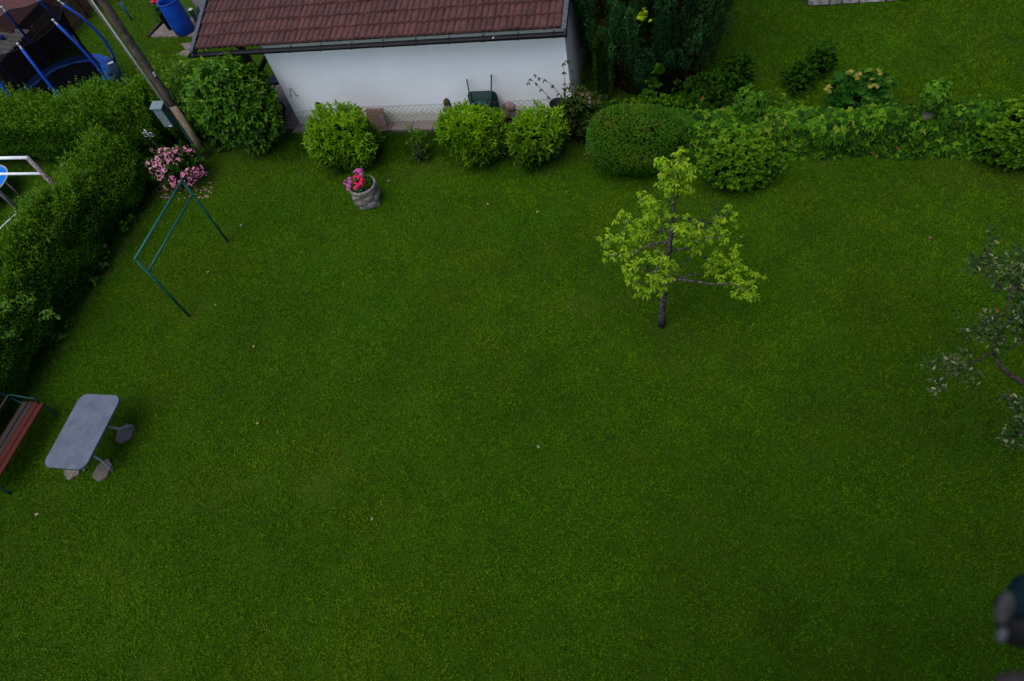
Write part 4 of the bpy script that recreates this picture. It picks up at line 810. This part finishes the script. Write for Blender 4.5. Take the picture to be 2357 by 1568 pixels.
# ------------------------------------------------------------ round blue pool thing and hose
c=at(-45,425,.45); e=empty('round_trampoline',(c[0],c[1],0),label='small round bright blue trampoline or pool cut off by the left edge',cat='trampoline'); R_=float(np.linalg.norm(at(13,415,.45)-c))
b=MB(); b.lathe([(0,.42),(R_*.8,.43),(R_*.97,.45)],n=40); b.build('mat',M['poolblue'],e)
b=MB(); b.tube([(R_*math.cos(t),R_*math.sin(t),.45) for t in np.linspace(0,2*math.pi,49)],.022,n=8,cap=False); b.build('rim',M['alu'],e)
for k in range(6): t=R(60*k+8); b=MB(); b.tube([(R_*math.cos(t),R_*math.sin(t),.45),(R_*1.03*math.cos(t),R_*1.03*math.sin(t),0)],.018,n=8); b.build('leg',M['rust'],e)
P=[at(x,y,.03) for x,y in((30,476),(37,484),(38,490),(33,497),(15,512),(-10,537),(-60,580))]; b=MB(); b.tube(P,.02,n=8); tag(b.build('garden_hose',M['hosewhite'],loc=P[0]),'thin white curved hose on the grass below the rusty frame','hose')
# ------------------------------------------------------------ trampoline
TC=np.array([-15.57,12.83,0]); e=empty('trampoline',TC,label='black and blue trampoline with safety net and foam wrapped poles, top left',cat='trampoline')
b=MB(); b.lathe([(0,.80),(1.05,.80)],n=48); b.build('jumping_mat',M['jump'],e)
b=MB(); b.lathe([(1.0,.815),(1.03,.84),(1.3,.85),(1.34,.82),(1.33,.72)],n=48); pdn=b.build('edge_pad',M['padblue'],e)
for v_ in pdn.data.vertices: v_.co.z+=.012*math.sin(14*math.atan2(v_.co.y,v_.co.x))
b=MB(); b.tube([(1.31*math.cos(t),1.31*math.sin(t),.74) for t in np.linspace(0,2*math.pi,49)],.022,n=8,cap=False); b.build('ring',M['alu'],e)
poles=[0,47,97,139,-50,-95,-140,180]
for k,a in enumerate(poles):
    t=R(a); c_,s_=math.cos(t),math.sin(t); q=lambda r,z:(r*c_,r*s_,z)
    out=.10 if a in(47,) else .02; pl=MB(); pl.tube([q(1.34,.0),q(1.36,.7),q(1.38+out,1.3),q(1.28+out*1.0,2.0),q(1.16,2.52)],.020,n=8); po=pl.build('pole',M['alu'],e)
    f=MB(); f.tube([q(1.37,.72),q(1.385+out*.5,.95),q(1.385+out,1.3),q(1.345+out,1.65),q(1.28+out*.8,2.0),q(1.175+.1*out,2.44)],.034,n=10); f.build('foam_sleeve',M['foam'],po)
    f=MB(); f.lathe([(0,.03),(.028,.02),(.03,-.01),(0,-.03)],q(1.155,2.55),10); f.build('end_cap',M['silver'],po)
net=MB(); N_=48; zs=[.86,1.1,1.5,2.0,2.45]; rs=[1.02,.98,.96,1.0,1.08]; V=[]
for z,r in zip(zs,rs):
    for j in range(N_):
        t=2*math.pi*j/N_; V.append(((r+.03*math.cos(8*t))*math.cos(t),(r+.03*math.cos(8*t))*math.sin(t),z+(-.05*abs(math.sin(4*t)) if z>2.4 else 0)))
net.add(V,[(i*N_+j,i*N_+(j+1)%N_,(i+1)*N_+(j+1)%N_,(i+1)*N_+j) for i in range(4) for j in range(N_)],0,True); net.build('safety_net',M['net'],e)
b=MB(); b.tube([V[4*N_+j] for j in range(N_)]+[V[4*N_]],.008,n=5,cap=False); b.build('net_hem',M['black'],e)
for a in(5,60,120,180,240,300):
    b=MB(); t0,t1=R(a-11),R(a+11); b.tube([(1.3*math.cos(t0),1.3*math.sin(t0),.72),(1.36*math.cos(t0),1.36*math.sin(t0),.03),(1.36*math.cos(t1),1.36*math.sin(t1),.03),(1.3*math.cos(t1),1.3*math.sin(t1),.72)],.02,n=8); b.build('leg',M['alu'],e)
cv=MB(); a0=[R(x) for x in np.linspace(12,48,10)]; cv.add([((r)*math.cos(t),r*math.sin(t),z) for t in a0 for r,z in((1.2,.88),(1.37,.90),(1.40,.66))],[(i*3+j,i*3+3+j,i*3+4+j,i*3+1+j) for i in range(9) for j in range(2)],0,True); cv.build('cover_flap',M['navy'],e)
f=MB(); t=R(36); f.box((1.29*math.cos(t),1.29*math.sin(t),.905),(.14,.09,.004),rz=t); f.build('care_label',M['paper'],e)
b=MB(); b.tube([(1.0*math.cos(t),1.0*math.sin(t),z) for t,z in((R(25),1.9),(R(22),1.5),(R(28),1.15),(R(22),.98))]+[(1.3*math.cos(R(10)),1.3*math.sin(R(10)),.88)],.008,n=5); b.build('zip_cord',M['leafy'],e)
q=at(212,190,.0)
# ------------------------------------------------------------ brown picket fence, huts
e=empty('picket_fence',(-18.2,12.5,0),label='dark brown wooden picket fence behind the trampoline',cat='fence')
for k in range(78):
    y=-1.2+k*.105; b=MB(); b.add([(-.01,y-.035,.04),(.01,y-.035,.04),(.01,y+.035,.04),(-.01,y+.035,.04),(-.01,y-.035,.92),(.01,y-.035,.92),(.01,y+.035,.92),(-.01,y+.035,.92),(-.01,y,1.0),(.01,y,1.0)],
      [(0,3,2,1),(0,1,5,4),(1,2,6,9,5),(2,3,7,6),(3,0,4,8,7),(4,5,9,8),(6,7,8,9)]); b.build('picket',M['brownfence'],e)
for z in(.25,.75): b=MB(); b.box((.035,2.9,z),(.04,8.4,.07)); b.build('rail',M['brownfence'],e)
for k in range(5): b=MB(); b.box((.06,-1.2+k*2.05,.5),(.08,.08,1.05)); b.build('fence_post',M['brownfence'],e)
e=empty('rabbit_hutch',(-19.25,14.0,0),label='low tan hutch with a corrugated grey roof behind the brown fence',cat='hutch')
b=MB(); b.box((0,0,.4),(1.2,2.4,.8)); b.build('body',M['sand'],e)
for k in range(4): b=MB(); b.box((.61,-.9+k*.6,.42),(.03,.05,.74)); b.build('frame_strip',M['brownfence'],e)
b=MB(); nn=90; V=[]
for s,(x,zc) in enumerate(((-.95,1.12),(.85,.86))):
    for k in range(nn+1):
        V.append((x,-1.45+2.9*k/nn,zc+.022*math.cos(2*math.pi*k/6)))
b.add(V,[(k,k+1,nn+2+k,nn+1+k) for k in range(nn)],0,True); b.build('roof',M['corr'],e)
for (x,y,z,m_,lb) in ((28,32,1.05,'blue','blue plastic toy on the corrugated hutch roof, nearer the playhouse'),(3,86,1.0,'blue','blue plastic toy on the corrugated hutch roof at the picture edge')):
    q=at(x,y,z); b=MB(); b.lathe([(0,-.06),(.06,-.05),(.08,0),(.05,.05),(0,.07)],(0,0,0),10); t=b.build('toy',M[m_]); t.location=q; tag(t,lb,'toy','toys by the hutch')
q=at(147,73,.7); b=MB(); b.add([(-.06,-.02,0),(.03,-.05,.01),(.07,.03,.02),(-.01,.04,.05)],[(0,1,2),(0,2,3)]); b.tube([(-.06,0,-.02),(.06,.02,-.02)],.012,n=5); t=b.build('toy',M['paper']); t.location=(-16.6,15.3,.35); t.location=at(147,73,.3); t.scale=(1.6,1.6,1.6); tag(t,'small white scrap seen through the trampoline net','toy','toys by the hutch')
e=empty('playhouse',(-20.0,16.6,0),label='red brown wooden playhouse with dark red shingle roof in the top left corner',cat='playhouse')
b=MB(); b.box((0,0,.5),(1.5,2.2,1.0)); b.build('wall',M['playwall'],e)
b=MB(); b.add([(-.1,-1.3,1.75),(1.15,-1.3,.95),(1.15,1.3,.95),(-.1,1.3,1.75),(-1.3,-1.3,.95),(-1.3,1.3,.95)],[(0,1,2,3),(4,0,3,5)]); b.build('roof',M['shingle'],e)
for s in(-1,1): b=MB(); b.tube([(-.1,s*1.33,1.76),(1.18,s*1.33,.94)],.045,n=4,smooth=False); b.build('barge_board',M['playwall'],e)
b=MB(); b.box((.755,.2,.45),(.02,.6,.8)); b.build('door',M['brownfence'],e)
# ------------------------------------------------------------ barrel corner
e=empty('rain_barrel',(-14.16,16.30,.03),label='open blue plastic rain barrel on the concrete apron left of the shed',cat='barrel')
b=MB(); b.lathe([(0,0),(.25,0),(.285,.04),(.30,.25),(.305,.30),(.30,.35),(.305,.6),(.30,.65),(.29,.86),(.28,.90),(.285,.93),(.265,.93),(.26,.88),(.275,.6),(.27,.08),(0,.08)],n=32); b.build('barrel_wall',M['blue'],e)
b=MB(); b.tube([(.283*math.cos(t),.283*math.sin(t),.925) for t in np.linspace(0,2*math.pi,33)],.014,n=6,cap=False); b.build('rim',M['blue'],e)
q=at(367,58,.0); e=empty('flower_pot',(-14.72,16.52,.03),label='tall black pot of red flowers beside the blue barrel',cat='pot')
b=MB(); b.lathe([(0,0),(.12,0),(.17,.55),(.185,.6),(.165,.6),(.15,.54),(0,.54)],n=20); b.build('pot',M['black'],e)
g=np.random.default_rng(55); n=420; D=norm(g.normal(size=(n,3))); P=np.array([-.08,0,.62])+D*[.22,.2,.2]; P[:,2]-=(P[:,0]<-.12)*.18; t_=tri_mesh('leaves',[lv(P,D+[0,0,-.2],D+[0,0,.5],.05,.035,'oval',np.clip(.3+.2*g.normal(size=n),0,1))],[M['hydr']],e)
parts=[]; 
for c in((-.02,-.1,.82),(.06,-.06,.83),(.02,.02,.84),(-.1,-.04,.8)): parts+=florets(c,.04,7,.035,.5)
tri_mesh('blossom',parts,[M['hotpink']],e)
e=empty('grey_house_wall',(-11.8,17.1,0),label='plain grey rendered wall behind the blue barrel and the shed',cat='wall'); b=MB(); b.box((0,0,1.6),(4.3,.25,3.2)); b.build('wall',M['greywall'],e); b=MB(); b.box((0,-.14,.15),(4.3,.03,.3)); b.build('plinth',M['concrete'],e)
q=onY(709,36,16.0); e=empty('picket_gate',(q[0],16.0,0),label='short blue grey picket gate with a white capped post beside the shed roof',cat='gate')
q=onY(438,22,16.75); e.location=(q[0],16.75,0); zt=q[2]
b=MB(); b.box((0,0,zt/2),(.09,.09,zt)); pst=b.build('gate_post',M['greypicket'],e); b=MB(); b.add([(-.06,-.06,zt),(.06,-.06,zt),(.06,.06,zt),(-.06,.06,zt),(0,0,zt+.05)],[(0,3,2,1),(0,1,4),(1,2,4),(2,3,4),(3,0,4)]); b.build('post_cap',M['white'],pst)
for k in range(6): b=MB(); b.box((.10+.0*k,.10+k*.11,zt*.46),(.02,.08,zt*.92),bev=.008); b.build('picket',M['greypicket'],e)
for z in(.2,zt*.7): b=MB(); b.box((.125,.4,z),(.02,.8,.05)); b.build('rail',M['greypicket'],e)
q=at(304,47); e=empty('striped_stake',(q[0],q[1],0),label='upright stake painted blue below and red above in the top left lawn',cat='stake')
b=MB(); b.tube([(0,0,-.02),(0,0,.60)],.025,n=8); b.build('blue_section',M['blue'],e); b=MB(); b.tube([(0,0,.60),(0,0,1.2)],.0255,n=8); b.build('red_section',M['red'],e)
# ------------------------------------------------------------ machine by the shed
e=empty('garden_tiller',(-9.55,12.3,.04),R(20),label='orange and black motor tiller standing in the gap left of the shed wall',cat='machine')
for s in(-1,1):
    b=MB(); w_=b; w_.tube([(.02+.145*math.cos(t),s*.17,.17+.145*math.sin(t)) for t in np.linspace(0,2*math.pi,25)],.035,n=8,cap=False); wh=w_.build('wheel',M['black'],e)
    b=MB(); b.lathe([(0,-.03),(.09,-.03),(.1,0),(.09,.03),(0,.03)],n=12); h=b.build('rim',M['gutter'],wh); h.location=(.02,s*.17,.17); h.rotation_euler=(R(90),0,0)
b=MB(); b.box((-.05,0,.33),(.5,.16,.12),tilt=(R(20),'Y'),bev=.02); b.box((-.2,.16,.45),(.42,.06,.07),tilt=(R(20),'Y'),bev=.01); b.box((-.2,-.16,.45),(.42,.06,.07),tilt=(R(20),'Y'),bev=.01); b.build('chassis',M['orange'],e)
b=MB(); b.box((-.18,0,.52),(.26,.22,.2),bev=.04); b.lathe([(0,.12),(.08,.12),(.1,.0),(0,0)],(-.18,0,.6),14); b.build('engine',M['black'],e)
for s in(-1,1): b=MB(); b.tube([(-.1,s*.1,.4),(.1,s*.16,.75),(.35,s*.24,.98),(.5,s*.25,1.0)],.015,n=8); b.build('handle',M['black'],e)
b=MB(); b.box((.32,0,.97),(.3,.34,.05),bev=.02); b.build('handle_cover',M['verge'],e)
# ------------------------------------------------------------ wheelbarrow against the wall
q0=onY(1088,235,11.86); q1=onY(1146,250,11.8); wx=(q0[0]+q1[0])/2-.02; W2=.31
e=empty('wheelbarrow',(wx,11.72,0),label='dark green wheelbarrow propped upright against the white shed wall',cat='wheelbarrow')
b=MB()
def rr(w_,h,r,y,zc,n=6):
    out=[]
    for cx,cz,a0 in((w_-r,h-r,0),(-w_+r,h-r,90),(-w_+r,-h+r,180),(w_-r,-h+r,270)):
        for k in range(n+1): a=R(a0+90*k/n); out.append((cx+r*math.cos(a),y,zc+cz+r*math.sin(a)))
    return out
A=rr(.31,.40,.12,.12,.50); B=rr(.20,.27,.10,-.08,.50); A2=rr(.325,.415,.13,.125,.50); k=len(A)
b.add(A+B+A2,[(i,(i+1)%k,k+(i+1)%k,k+i) for i in range(k)]+[tuple(k+i for i in range(k))]+[(2*k+i,2*k+(i+1)%k,(i+1)%k,i) for i in range(k)],0,True); b.build('tray',M['barrow'],e)
tz=onY(1074,182,11.93); tz2=onY(1131,172,11.93)
for s,tp in((-1,tz),(1,tz2)):
    b=MB(); b.tube([(s*.05,-.10,.12),(s*.17,-.10,.35),(s*.2,-.10,.75),((tp[0]-wx)*.9,.08,tp[2]-.25),(tp[0]-wx,.21,tp[2])],.016,n=8); b.build('handle',M['barrowtube'],e)
    b=MB(); b.tube([(s*.19,-.10,.55),(s*.17,-.35,.62),(s*.17,-.35,.78),(s*.2,-.10,.82)],.013,n=6); b.build('leg',M['barrowtube'],e)
b=MB(); b.tube([(0,-.05+.15*math.cos(t),.17+.15*math.sin(t)) for t in np.linspace(0,2*math.pi,25)],.03,n=8,cap=False); b.build('wheel',M['black'],e)
b=MB(); 
for pts in ([(-.09,.74),(-.10,.68)],[(-.05,.75),(-.04,.68)],[(-.07,.75),(-.02,.75)],[(.08,.75),(.02,.74),(.02,.715),(.07,.70),(.07,.68),(.01,.675)],[(-.04,.70),(-.01,.69)]):
    b.tube([(x*1.4,-.088,z+.05) for x,z in pts],.009,n=4)
b.build('paint_mark',M['bluechalk'],e)
q=onY(867,275,11.78); e=empty('stone_slab',(q[0],11.75,.05),label='reddish stone slab leaning on the shed wall behind the left laurel',cat='slab'); b=MB(); b.box((0,.03,.26),(.42,.06,.52),tilt=(R(-14),'X'),bev=.008); b.build('slab',M['pinkstone'],e)
# planks and stones
q=onY(1178,300,11.5); bx=q[0]
e=empty('plank_stack',(bx,11.62,0),label='stack of weathered dark planks between the middle and right laurels',cat='planks')
for k in range(7): b=MB(); b.box((rng.normal()*.02,rng.normal()*.01,.05+k*.05),(.62,.26,.04),bev=.004); b.build('plank',M['darkwood'],e)
def rock(name,c,r,mt,label,group,seed,sq=(1,1,1)):
    g=np.random.default_rng(seed); b=MB(); V=[];F=[]; nu,nv=10,6
    for j in range(nv+1):
        for i in range(nu): th=math.pi*j/nv;ph=2*math.pi*i/nu; V.append((math.sin(th)*math.cos(ph),math.sin(th)*math.sin(ph),math.cos(th)))
    V=np.array(V); V=np.sign(V)*np.abs(V)**.7; fl=Field(1.5,seed); V=V*(1+.12*fl(V))[:,None]*r*np.array(sq)
    for j in range(nv):
        for i in range(nu): a=j*nu+i;b_=j*nu+(i+1)%nu; F.append((a,a+nu,b_+nu,b_))
    b.add(V,F); o=b.build(name,mt); o.location=c; tag(o,label,'stone',group)
GS='stones piled behind the right laurel'
rock('stone',(bx-.05,11.6,.50),.11,M['brownstone'],'lower left brown stone of the pile on the planks',GS,1,(1,.8,1)); rock('stone',(bx+.12,11.6,.48),.10,M['brownstone'],'lower right brown stone of the pile on the planks',GS,2,(1,.8,.9))
rock('stone',(bx+.05,11.62,.66),.10,M['pinkstone'],'pinkish broken stone at the top of the pile on the planks',GS,3,(1,.7,.9)); rock('stone',(bx-.12,11.66,.62),.09,M['brownstone'],'dark stone at the upper left of the pile on the planks',GS,4,(.8,.8,1))
q=onY(1345,212,12.0); b=MB(); b.box((0,0,.3),(.4,.2,.6),bev=.01); t=b.build('concrete_block',M['pinkstone']); t.location=(-2.12,12.0,0); tag(t,'pale concrete block standing at the shed corner','block')
q=onY(1303,222,11.75); e=empty('plastic_tub',(-2.60,11.74,0),label='black plastic tub half hidden by the dark climber at the shed corner',cat='tub'); b=MB(); b.lathe([(0,.0),(.13,0),(.16,.62),(.17,.64),(.15,.64),(.14,.6),(0,.6)],n=20); b.build('tub',M['black'],e)
# ------------------------------------------------------------ stone house base top right
e=empty('stone_house_base',(5,15.7,0),label='pale rough stone base of the neighbouring house at the top right',cat='wall')
b=MB(); b.box((2.3,1.6,1.5),(9.4,3.0,3.0)); b.build('wall',M['mortar'],e)
g=np.random.default_rng(33); z=0.0
for r_ in range(5):
    x=-2.42; h=g.uniform(.16,.22)
    while x<6.8:
        L=g.uniform(.25,.6); b=MB(); b.box((x+L/2,.055,z+h/2),(L-.02,.14,h-.02),bev=.02); so_=b.build('stone_block',M['stone'],e)
        for vv in so_.data.vertices: vv.co+=Vector(g.normal(size=3)*.006)
        x+=L
    z+=h
# ------------------------------------------------------------ table on buried slabs
def rrect(w_,h,r,n=8):
    out=[]
    for cx,cy,a0 in((w_-r,h-r,0),(-w_+r,h-r,90),(-w_+r,-h+r,180),(w_-r,-h+r,270)):
        for k in range(n+1): a=R(a0+90*k/n); out.append((cx+r*math.cos(a),cy+r*math.sin(a)))
    return out
e=empty('garden_table',(-9.46,3.565,0),R(1.5),label='grey mottled rectangular garden table with rounded corners and silver legs',cat='table')
b=MB(); b.prism(rrect(.405,.675,.15),.722,.738); b.build('table_top',M['tabletop'],e)
b=MB(); b.prism(rrect(.410,.680,.155),.700,.7215); b.build('table_edge',M['edge'],e)
b=MB(); b.tube([(x,y,.680) for x,y in rrect(.35,.55,.12)+[rrect(.35,.55,.12)[0]]],.016,n=8,cap=False); b.build('under_frame',M['alu'],e)
feet=[((.26,.43),(.30,.13)),((.27,-.40),(.30,-.37)),((-.28,-.43),(-.30,-.25)),((-.28,.42),(-.30,.3))]
for (fx,fy),(tx,ty) in feet:
    b=MB(); P0=np.array([tx,ty,.67]);P3=np.array([fx,fy,.03]); b.tube([P0,P0*.62+P3*.38+[.035*np.sign(fx),(ty-fy)*.08,-.03],P0*.3+P3*.7+[.03*np.sign(fx),0,-.0],P3],.017,n=10); lg=b.build('leg',M['alu'],e)
    b=MB(); b.tube([P3+[0,0,.03],P3+[0,0,-.005]],.021,n=10); b.build('foot_cap',M['greypicket'],lg)
for nm,(x,y),lb in(('paving_slab',(289,997),'buried stone slab under the far right table leg'),('paving_slab',(236,1084),'buried stone slab under the near right table leg'),('paving_slab',(170,1082),'buried stone slab just showing under the near left table leg'),('paving_slab',(205,985),'buried stone slab hidden below the middle of the table')):
    if 'hidden' in lb: continue
    c=at(x,y); g=np.random.default_rng(int(x)); k=14; rad=[.175*(1/(abs(math.cos(2*math.pi*i/k))**3+abs(math.sin(2*math.pi*i/k))**3)**(1/3))*(1+.10*g.normal()) for i in range(k)]
    b=MB(); b.prism([(rad[i]*.80*math.cos(2*math.pi*i/k),rad[i]*math.sin(2*math.pi*i/k)) for i in range(k)],0,.032); t=b.build(nm,M['pad']); t.location=(c[0],c[1],0); t.rotation_euler=(0,0,.1); tag(t,lb,'slab','slabs under the table')
    PADS=globals().setdefault('PADS',[]); PADS.append(c)
# ------------------------------------------------------------ bench
e=empty('garden_bench',(-11.15,3.35,0),label='garden bench with red and dark wooden slats and green cast iron ends',cat='bench')
LB=1.56; y0=-.78
def plank(x,z,w_,mt,nm,tl=0): b=MB(); b.box((x,0,z),(w_,LB,.035),tilt=(tl,'Y'),bev=.006); b.build(nm,mt,e)
plank(.215,.43,.105,M['redwood'],'seat_slat'); plank(.095,.432,.105,M['redwood'],'seat_slat'); plank(-.02,.425,.09,M['darkwood'],'seat_slat'); plank(-.15,.42,.11,M['darkwood'],'seat_slat')
plank(-.33,.62,.12,M['darkwood'],'back_slat',R(-62)); plank(-.39,.78,.12,M['darkwood'],'back_slat',R(-68))
for s in(-1,1):
    y=s*(LB/2-.02); b=MB()
    b.tube([(.19,y,0),(.16,y,.08),(.20,y,.18),(.25,y,.30),(.22,y,.39),(.0,y,.395),(-.2,y,.385),(-.28,y,.45),(-.36,y,.64),(-.43,y,.86),(-.47,y,.88)],[.018,.018,.016,.018,.02,.018,.018,.018,.016,.014,.012],n=7)
    b.tube([(-.2,y,.385),(-.26,y,.2),(-.36,y,.0)],[.018,.016,.018],n=7); b.tube([(-.36,y,.66),(-.2,y,.70),(.0,y,.67),(.12,y,.63),(.2,y,.66),(.25,y,.62),(.22,y,.56),(.17,y,.50),(.2,y,.42)],.014,n=7)
    b.tube([(.25+.03*math.cos(t),y,.24+.03*math.sin(t)) for t in np.linspace(0,5,10)],.008,n=5); b.build('bench_end',M['iron'],e)
# ------------------------------------------------------------ stone planter
q=at(846,476); e=empty('stone_planter',(-6.36,9.52,0),R(38),label='round concrete planter shaped like stacked slabs full of pink flowers',cat='planter')
g=np.random.default_rng(66); b=MB()
for k,(hw,z,h,rot) in enumerate(((.225,.0,.10,.0),(.245,.09,.10,.38),(.245,.18,.10,-.12),(.25,.27,.09,.42),(.26,.35,.07,.1))):
    nn=40; V=[];
    for zz,kk in((z,.94),(z+h*.5,1.0),(z+h,.95)):
        for i in range(nn):
            a=2*math.pi*i/nn; c,s=math.cos(a+rot),math.sin(a+rot); p=(6,6,6,5,3)[k]; rr_=hw*(abs(c)**p+abs(s)**p)**(-1/p)*kk*(1+.02*g.normal()); V.append((rr_*math.cos(a),rr_*math.sin(a),zz+.012*math.sin(2*a+k)))
    b.add(V,[(j*nn+i,j*nn+(i+1)%nn,(j+1)*nn+(i+1)%nn,(j+1)*nn+i) for j in(0,1) for i in range(nn)]+[tuple(range(2*nn,3*nn)),tuple(range(nn))[::-1]])
b.build('body',M['concrete'],e)
b=MB(); b.lathe([(.26,.36),(.285,.46),(.29,.50),(.275,.52),(.25,.515),(.24,.46),(.22,.40)],n=32); b.build('rim',M['concrete'],e)
b=MB(); b.lathe([(0,.475),(.15,.48),(.243,.465)],n=24); b.build('soil',M['soil'],e)
n=300; D=norm(g.normal(size=(n,3))); D[:,2]=np.abs(D[:,2]); P=np.array([0,0,.5])+D*[.17,.17,.12]; P[:,:2]+=[.0,.02]; a=g.uniform(0,6.28,n)
tri_mesh('leaves',[lv(P,D*[1,1,.3]+g.normal(size=(n,3))*.2,np.tile([0,0,1.],(n,1))+g.normal(size=(n,3))*.3,.07,.05,'oval',np.clip(.3+.2*g.normal(size=n),0,1))],[M['hydr']],e)
e.rotation_euler=(0,0,0)
for chd in e.children:
    if chd.name.startswith('body'): chd.rotation_euler=(0,0,R(20))
def fl_at(pts,mt,name,z,n=8,r=.035,s=.022):
    parts=[]
    for x,y in pts: parts+=florets(at(736.6+x*.1174,337.6+y*.1174,z)-np.array(e.location),r,n,s,.5)
    tri_mesh(name,parts,[mt],e)
fl_at([(580,625),(520,690),(500,710),(570,690),(550,770),(570,790),(550,830),(590,700)],M['magenta'],'magenta_blossom',.62)
fl_at([(690,510),(750,470),(825,465),(760,500),(810,540),(720,480),(790,470)],M['magenta'],'magenta_blossom',.70)
fl_at([(730,540),(680,610),(780,600),(830,640),(840,680),(770,740),(740,760),(720,800),(700,820),(680,720),(790,720),(800,760),(750,610),(810,690)],M['hotpink'],'pink_blossom',.64)
b=MB(); b.lathe([(0,-.03),(.022,-.02),(.03,0),(.022,.02),(0,.03)],n=12); t=b.build('glass_ball',M['tealball']); t.location=at(736.6+800*.1174,337.6+850*.1174,.52); tag(t,'small teal glass ball lying in the flower planter','ball')
# ------------------------------------------------------------ fallen leaves
def fleaf(x,y,mt,L,label,rz,group='fallen leaves on the lawn'):
    V,F,_=leaves(np.array([[0,0,.0]]),np.array([[math.cos(rz),math.sin(rz),.05]]),np.array([[.1,-.3,1.]]),L,L*.6,'oval'); b=MB(); b.add(V,[tuple(f) for f in F.tolist()]); o=b.build('fallen_leaf',mt); o.location=at(x,y,.05); tag(o,label,'leaf',group)
fleaf(476,628,M['leafy'],.06,'pale tan fallen leaf on the grass right of the green frame',1)
fleaf(584,801,M['leafy'],.07,'curled tan fallen leaf on the lawn below and right of the green frame',2)
fleaf(589,976,M['leafy'],.055,'tan fallen leaf on open grass right of the table',.5)
fleaf(79,1185,M['leafy'],.08,'tan fallen leaf on the grass below the bench',.3)
fleaf(855,1199,M['leafy'],.06,'pale fallen leaf near the bottom centre left of the lawn',1.6)
fleaf(1242,1032,M['leafg'],.07,'grey green fallen leaf in the middle of the lawn',2.4)
fleaf(493,999-0+2,M['leafg'],.001,'',0) if False else None
fleaf(490,1001,M['leafg'],.03,'small grey green leaf on the grass right of the table slabs',.2) if False else None
fleaf(493,702-0,M['leafg'],.05,'small pale leaf lying near the foot of the green frame',.2)
fleaf(552,521,M['leafg'],.07,'grey green leaf on the grass inside the upper part of the green frame',.9)
fleaf(717,394,M['leafr'],.06,'rusty fallen leaf in front of the left laurel bush',.9); fleaf(1280,362,M['leafr'],.08,'rusty red fallen leaf between the middle and right laurels',1.4)
fleaf(1342,357,M['leafr'],.07,'orange fallen leaf below the dark climber',.2); fleaf(1234,490,M['leafy'],.06,'tan fallen leaf on grass below the right laurel',.7)
fleaf(1124,472,M['leafy'],.07,'brownish fallen leaf on grass below the middle laurel',2.2); fleaf(490,570,M['leafg'],.01,'',0) if False else None
fleaf(897,417,M['leafg'],.07,'pale green leaf on the grass right of the flower planter',2.9); fleaf(2138,548,M['pink'],.05,'white petal on the right part of the lawn',.4)
fleaf(1709,547,M['leafg'],.055,'whitish leaf on the grass right of the pear tree top',2.5); fleaf(2285,720,M['leafr'],.12,'dead brown leaf caught among the apple tree twigs',.6)
fleaf(492,978,M['leafg'],.01,'',0) if False else None
g=np.random.default_rng(77); n=22; P=np.array([at(x,y,.045) for x,y in zip(g.uniform(0,2357,n),g.uniform(380,1568,n))]+[at(x,y,.045) for x,y in zip(g.uniform(180,420,50),g.uniform(60,200,50))]); P=P[(P[:,0]>-11.6)|(P[:,1]>12.5)]; n=len(P); a=g.uniform(0,6.28,n)
tag(tri_mesh('daisies',[lv(P,np.c_[np.cos(a),np.sin(a),a*0],np.tile([0,0,1.],(n,1)),.012,.012,'petal',g.uniform(.3,1,n))],[M['leafg']]),'tiny white daisies and petals dotted over the lawn','daisies',kind='stuff')
# ------------------------------------------------------------ the blurred thing close to the lens
def nearp(x,y,d): v=ray(x,y); return np.array([0,0,HC])+v*d
e=empty('balcony_ornament',nearp(2345,1420,.62),label='out of focus grey white and teal object jutting in at the lower right edge',cat='ornament')
def lump(name,px,py,rx,ry,d,mt,tw=0,seed=0):
    c=nearp(px,py,d); k=d/FPX; g=np.random.default_rng(seed); V=[];F=[];nu,nv=18,10; fl=Field(1.3,seed)
    for j in range(nv+1):
        for i in range(nu): th=math.pi*j/nv;ph=2*math.pi*i/nu; V.append((math.sin(th)*math.cos(ph),math.sin(th)*math.sin(ph),math.cos(th)))
    V=np.array(V); V=V*(1+.08*fl(V))[:,None]; c_,s_=math.cos(tw),math.sin(tw)
    a=V[:,0]*rx*k; b_=V[:,1]*ry*k; A=a*c_-b_*s_; B=a*s_+b_*c_; W_=c+A[:,None]*RT-B[:,None]*UP+(V[:,2]*min(rx,ry)*k)[:,None]*FW
    for j in range(nv):
        for i in range(nu): q0=j*nu+i;q1=j*nu+(i+1)%nu; F.append((q0,q0+nu,q1+nu,q1))
    b=MB(); b.add(W_,F,0,True); o=ch(b,name,mt,e); return o
lump('dark_body',2348,1440,44,46,.67,M['black'],.3,1); lump('teal_wing',2350,1372,28,50,.66,M['darkglaze'],.35,2); lump('pale_neck',2314,1400,17,40,.60,M['ornstone'],.25,3); lump('pale_foot',2306,1460,13,20,.60,M['barebone'],.3,4); lump('dark_patch',2300,1390,11,20,.615,M['black'],.2,5)
e=empty('balcony_ledge_stone',nearp(2335,1572,.62),label='out of focus grey lump at the bottom right corner, below the grey and teal object',cat='stone')
lump('stone_lump',2345,1580,52,32,.62,M['darkwood'],.1,6)
